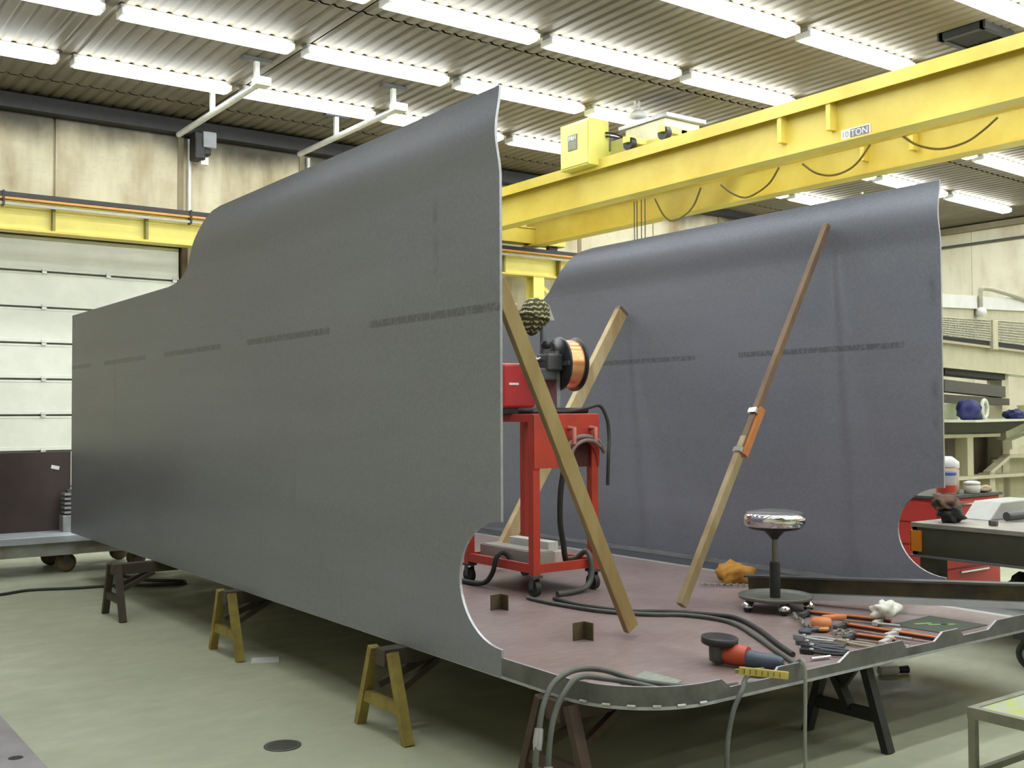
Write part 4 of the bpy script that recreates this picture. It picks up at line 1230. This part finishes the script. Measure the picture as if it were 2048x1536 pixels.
tag(build('mesh_wires', mb, M('mesh_cream', (0.62, 0.60, 0.48), 0.5), RK, local=True), kind='stuff')
rk('mesh_back', -.35, UE, 2.60, 2.85, .3, .32, M('mesh_shade', (0.40, 0.38, 0.26), 0.7), 2.66, 3.05)
rk('mesh_dark_strip', -.35, UE, 2.575, 2.64, .02, .04, MAT_DARK, 2.635, 2.70)  # solid dark strip along the foot of the mesh
rk('beam_gap_shade', .24, 3.0, 2.17, 2.24, .05, .3, MAT_DARK, 2.15, 2.235)  # dark panel standing in for the shade under the main beam
for u in (-.37, 2.1, 4.6):
    rk('mesh_post', u, u + .25, ex(2.5, 2.6, u), ex(2.86, 3.03, u), -.03, .05, MAT_CREAM)
rk('main_beam_web', -.4, UE, 2.25, 2.56, .08, .11, MAT_CREAM, 2.25, 2.62)
rk('main_beam_flange', -.4, UE, 2.54, 2.57, 0, .3, M('flange_tan', (0.45, 0.40, 0.27), 0.6), 2.60, 2.63)
rk('main_beam_flange', -.4, UE, 2.24, 2.27, 0, .3, MAT_CREAM, 2.235, 2.265)
for u0, u1 in ((-.1, .24), (3.0, 3.36), (5.2, 5.5)):
    rk('post', u0, u1, 0, 2.25, .1, .3, MAT_CREAM)
rk('roller_beam', .2, 3.0, 1.955, 2.10, .05, .2, M('beam_charcoal', (0.05, 0.05, 0.05), 0.5), 1.90, 2.06)
rk('roller_beam', -.1, 3.0, 1.82, 1.915, .0, .2, M('beam_brown', (0.05, 0.042, 0.026), 0.6), 1.79, 1.885)
rk('shelf', -.2, UE, 1.575, 1.60, -.42, .6, M('shelf_pale', (0.66, 0.68, 0.52), 0.5))
rk('shelf_beam', -.2, UE, 1.43, 1.575, .0, .3, M('beam_dark_olive', (0.045, 0.042, 0.028), 0.6), 1.40, 1.575)
rk('rail', -.2, 2.3, 1.385, 1.43, -.05, .2, MAT_CREAM, 1.36, 1.40)
rk('mid_post', .83, 1.09, .5, 1.40, -.03, .12, MAT_CREAM)
rk('back_sheet', -.2, .9, .5, 1.40, .25, .27, M('sheet_tan', (0.40, 0.34, 0.17), 0.7, 0, .3, 3))
rk('back_sheet', .9, 3.2, .5, 1.40, .35, .37, M('sheet_brown', (0.12, 0.085, 0.06), 0.7))
rk('low_rail', .1, UE, .87, .91, -.1, .15, MAT_CREAM, .70, .745)
rk('low_panel', .1, UE, .48, .88, .1, .13, M('panel_khaki', (0.42, 0.40, 0.24), 0.6), .42, .70)
rk('low_sill', .1, UE, .44, .50, -.1, .15, MAT_CREAM, .38, .44)
rk('low_post', 1.75, 2.0, .46, .88, -.05, .1, MAT_CREAM)
build('brace_bar', MB().bar((1.8, 0, .88), (2.8, 0, 1.07), .1, .05), MAT_CREAM, RK, local=True)
build('brace_bar', MB().bar((2.78, 0, 1.075), (4.6, 0, 1.02), .1, .05), MAT_CREAM, RK, local=True)
rk('brace_panel', 2.6, 4.6, .82, 1.03, .12, .15, MATS['panel_khaki'], .7, 1.0)
build('square_tube', MB().bar((2.45, -.1, 1.24), (4.6, -.1, 1.42), .12, .12), M('tube_cream', (0.68, 0.67, 0.50), 0.5), RK, local=True)
build('square_tube', MB().bar((2.75, .05, 1.36), (4.6, .05, 1.56), .12, .12), MATS['tube_cream'], RK, local=True)
build('pipe_arm', MB().tube(catmull([(1.45, -.05, 3.02), (1.45, -.05, 3.25), (1.55, -.05, 3.33), (2.4, -.05, 3.36), (4.5, -.05, 3.36)], 5), .03, 10), M('pipe_tan', (0.38, 0.36, 0.27), 0.5), RK, local=True)
build('pipe_joint', MB().lathe([(.05, 2.95), (.075, 2.98), (.07, 3.04), (.04, 3.07)], 14, T(1.45, -.05, 0)), MATS['galv'], RK, local=True)
for k in range(6):
    build('bolt', MB().lathe([(.03, 0), (.03, .03), (.02, .04)], 8, T(.35 + k * .6, .1, 2.57 + .008 * k)), MATS['galv'], RK, local=True)
RM = T(11.865, 7.457, 0) @ RotZ(math.radians(15.3))


def on_shelf(u, w, z):
    return tuple(RM @ Vector((u, w, z)))


blob('blue_tarp', 'dark blue bundled tarp on the machine shelf', 'tarp', on_shelf(.28, -.21, 1.602), .15, M('tarp_blue', (0.012, 0.018, 0.12), 0.6), (1.0, .8, 1.0), .25, 21)
blob('blue_cloth', 'small folded blue cloth on the machine shelf beside a post', 'cloth', on_shelf(2.45, -.2, 1.602), .15, MATS['tarp_blue'], (1.4, .8, .5), .25, 22)
p_ = on_shelf(.98, -.2, 1.608)
tag(build('wire_coil', MB().tube([Vector(p_) + Vector((.13 * math.cos(a * PI / 8) * .96, .13 * math.cos(a * PI / 8) * .26, .13 + .11 * math.sin(a * PI / 8))) for a in range(17)], .025, 8), M('coil_pale', (0.66, 0.70, 0.58), 0.5)), 'pale round wire coil standing on the machine shelf', 'coil')
p_ = on_shelf(1.55, .42, 1.6015)
tag(build('storage_tin', MB().lathe([(.12, 0), (.125, .01), (.125, .18), (.13, .19), (.13, .21), (.0, .215)], 20, T(*p_)), M('tin_pale', (0.62, 0.66, 0.48), 0.5)), 'pale tin can standing on the machine shelf', 'tin')
p_ = on_shelf(3.15, -.22, 1.6015)
tag(build('storage_tin', MB().lathe([(.15, 0), (.155, .01), (.15, .16), (.16, .17), (.16, .19), (.0, .195)], 20, T(*p_)), MATS['tin_pale']), 'wide pale pail in front of the machine frame post', 'pail')

# ================================================================== LEFT SIDE: TROLLEY, SHEET, CORD, FLOOR BITS
tr = thing('flat_trolley', 'low grey flatbed trolley with wheels in front of the door', 'trolley', (2.4, 12.75, 0))
build('deck', MB().box(.2, 12.2, .345, 3.95, 13.3, .42), M('trolley_pale', (0.50, 0.54, 0.60), 0.45, 0.2, .15, 5), tr, bevel=.006)
build('side_skirt', MB().box(.22, 12.26, .205, 3.9, 12.30, .345).box(.22, 13.2, .205, 3.9, 13.24, .345), M('trolley_mottled', (0.36, 0.38, 0.38), 0.5, 0.1, .3, 2.5, col2=(0.26, 0.20, 0.14)), tr)
for x in (.7, 2.98, 3.74):
    for y in (12.42, 13.1):
        c = build('caster', MB().box(x - .12, y - .06, .19, x + .12, y + .06, .215).box(x - .03, y - .06, .1, x + .03, y - .045, .2).box(x - .03, y + .045, .1, x + .03, y + .06, .2), MAT_DGREY, tr)
        build('wheel', MB().lathe([(.07, -.035), (.105, -.028), (.105, .028), (.07, .035)], 22, T(x, y, .105) @ Matrix.Rotation(PI / 2, 4, 'X')), M('wheel_brown', (0.15, 0.11, 0.06), 0.6), c)
bs = thing('brown_crate', 'dark brown steel crate standing on the flatbed trolley', 'crate', (1.8, 12.95, .42))
bm_ = M('crate_brown', (0.055, 0.036, 0.032), 0.55, 0, .25, 4)
build('front_sheet', MB().box(.5, 12.80, .42, 3.12, 12.84, 1.30), bm_, bs, bevel=.004)
build('back_frame', MB().box(.5, 12.84, .42, .56, 13.24, 1.28).box(3.06, 12.84, .42, 3.12, 13.24, 1.28).box(.5, 13.2, .42, 3.12, 13.24, 1.28), bm_, bs)
build('paper_tag', MB().bar((2.91, 12.795, 1.135), (2.995, 12.795, 1.115), .004, .04), MAT_WHITE, bs)
gp = thing('finned_radiator', 'small grey finned block standing at the crate edge', 'machine part', (3.08, 12.6, .42))
build('base', MB().box(2.98, 12.55, .42, 3.14, 12.72, .60), MAT_GREY, gp, bevel=.006)
for k in range(5):
    build('fin', MB().box(3.0, 12.56, .62 + k * .05, 3.16, 12.72, .645 + k * .05), MAT_GREY, gp)
build('core', MB().box(3.04, 12.6, .60, 3.14, 12.7, .88), MAT_DGREY, gp)
cable('power_cord', 'dark power cord running over the concrete past the brown sawhorse', 'cord',
      [(.9, 11.0, .012), (1.4, 11.05, .012), (1.824, 11.121, .012), (2.083, 11.131, .012), (2.37, 11.238, .012), (2.751, 11.094, .012), (3.11, 11.011, .012), (3.457, 10.804, .012), (3.676, 10.732, .012), (3.757, 10.90, .012), (3.552, 11.10, .012), (3.418, 11.35, .012), (3.365, 11.7, .012), (3.3, 11.95, .012)], .016, MAT_RUBBER)

dr = thing('floor_drain', 'round dark drain cover set in the concrete floor', 'drain', (2.315, 5.21, 0))
build('cover', MB().lathe([(.085, 0), (.085, .004), (.07, .006), (0, .006)], 24, T(2.315, 5.21, 0)), M('drain_dark', (0.06, 0.06, 0.05), 0.6, 0.3), dr)
build('ring', MB().lathe([(.085, .0), (.095, .0), (.095, .005), (.085, .005)], 24, T(2.315, 5.21, 0)), MAT_DGREY, dr)
tag(build('paper_sheet', MB().prism([(2.90, 7.05), (3.07, 6.97), (3.14, 7.12), (2.97, 7.20)], lambda a, b, tt: (a, b, tt), .0, .006), M('paper_white', (0.70, 0.70, 0.72), 0.7)), 'white paper lying on the floor in the shadow by a yellow sawhorse', 'paper')
fb = thing('glue_tube', 'white tube with dark cap lying on the concrete beyond the platform', 'tube', (6.1, 4.24, 0))
build('tube', MB().tube([(6.02, 4.27, .03), (6.14, 4.22, .03)], [.03, .028], 12), MAT_WHITE, fb)
build('cap', MB().tube([(6.14, 4.22, .03), (6.21, 4.19, .03)], [.022, .026], 12), MAT_BLACK, fb)
sp_ = thing('steel_slab', 'grey purple steel slab with a round hole lying on the floor', 'steel plate', (.8, 5.6, 0))
mb = MB()
n_ = 16
hx, hy, hr = 1.135, 5.66, .035
slab = M('slab_purple', (0.30, 0.275, 0.30), 0.5, 0.2, .25, 3, col2=(0.20, 0.19, 0.20))
hole = [(hx + hr * math.cos(2 * PI * k / n_), hy + hr * math.sin(2 * PI * k / n_)) for k in range(n_)]
sq = [(hx + .09 * max(-1, min(1, 1.5 * math.cos(2 * PI * k / n_))), hy + .09 * max(-1, min(1, 1.5 * math.sin(2 * PI * k / n_)))) for k in range(n_)]
mb.add([(x, y, .05) for x, y in hole] + [(x, y, .05) for x, y in sq], [(k, (k + 1) % n_, n_ + (k + 1) % n_, n_ + k) for k in range(n_)])
mb.add([(x, y, .05) for x, y in hole] + [(x, y, .0) for x, y in hole], [(k, (k + 1) % n_, n_ + (k + 1) % n_, n_ + k) for k in range(n_)])
mb.box(.2, 4.2, 0, 1.045, 7.4, .05).box(1.045, 4.2, 0, 1.225, 5.57, .05).box(1.045, 5.75, 0, 1.225, 7.4, .05)
build('plate', mb, slab, sp_, fix=False)
build('edge_weld', MB().tube([(1.232, 4.2, .008), (1.232, 7.4, .008)], .009, 6), M('slab_edge', (0.16, 0.14, 0.15), 0.5), sp_)
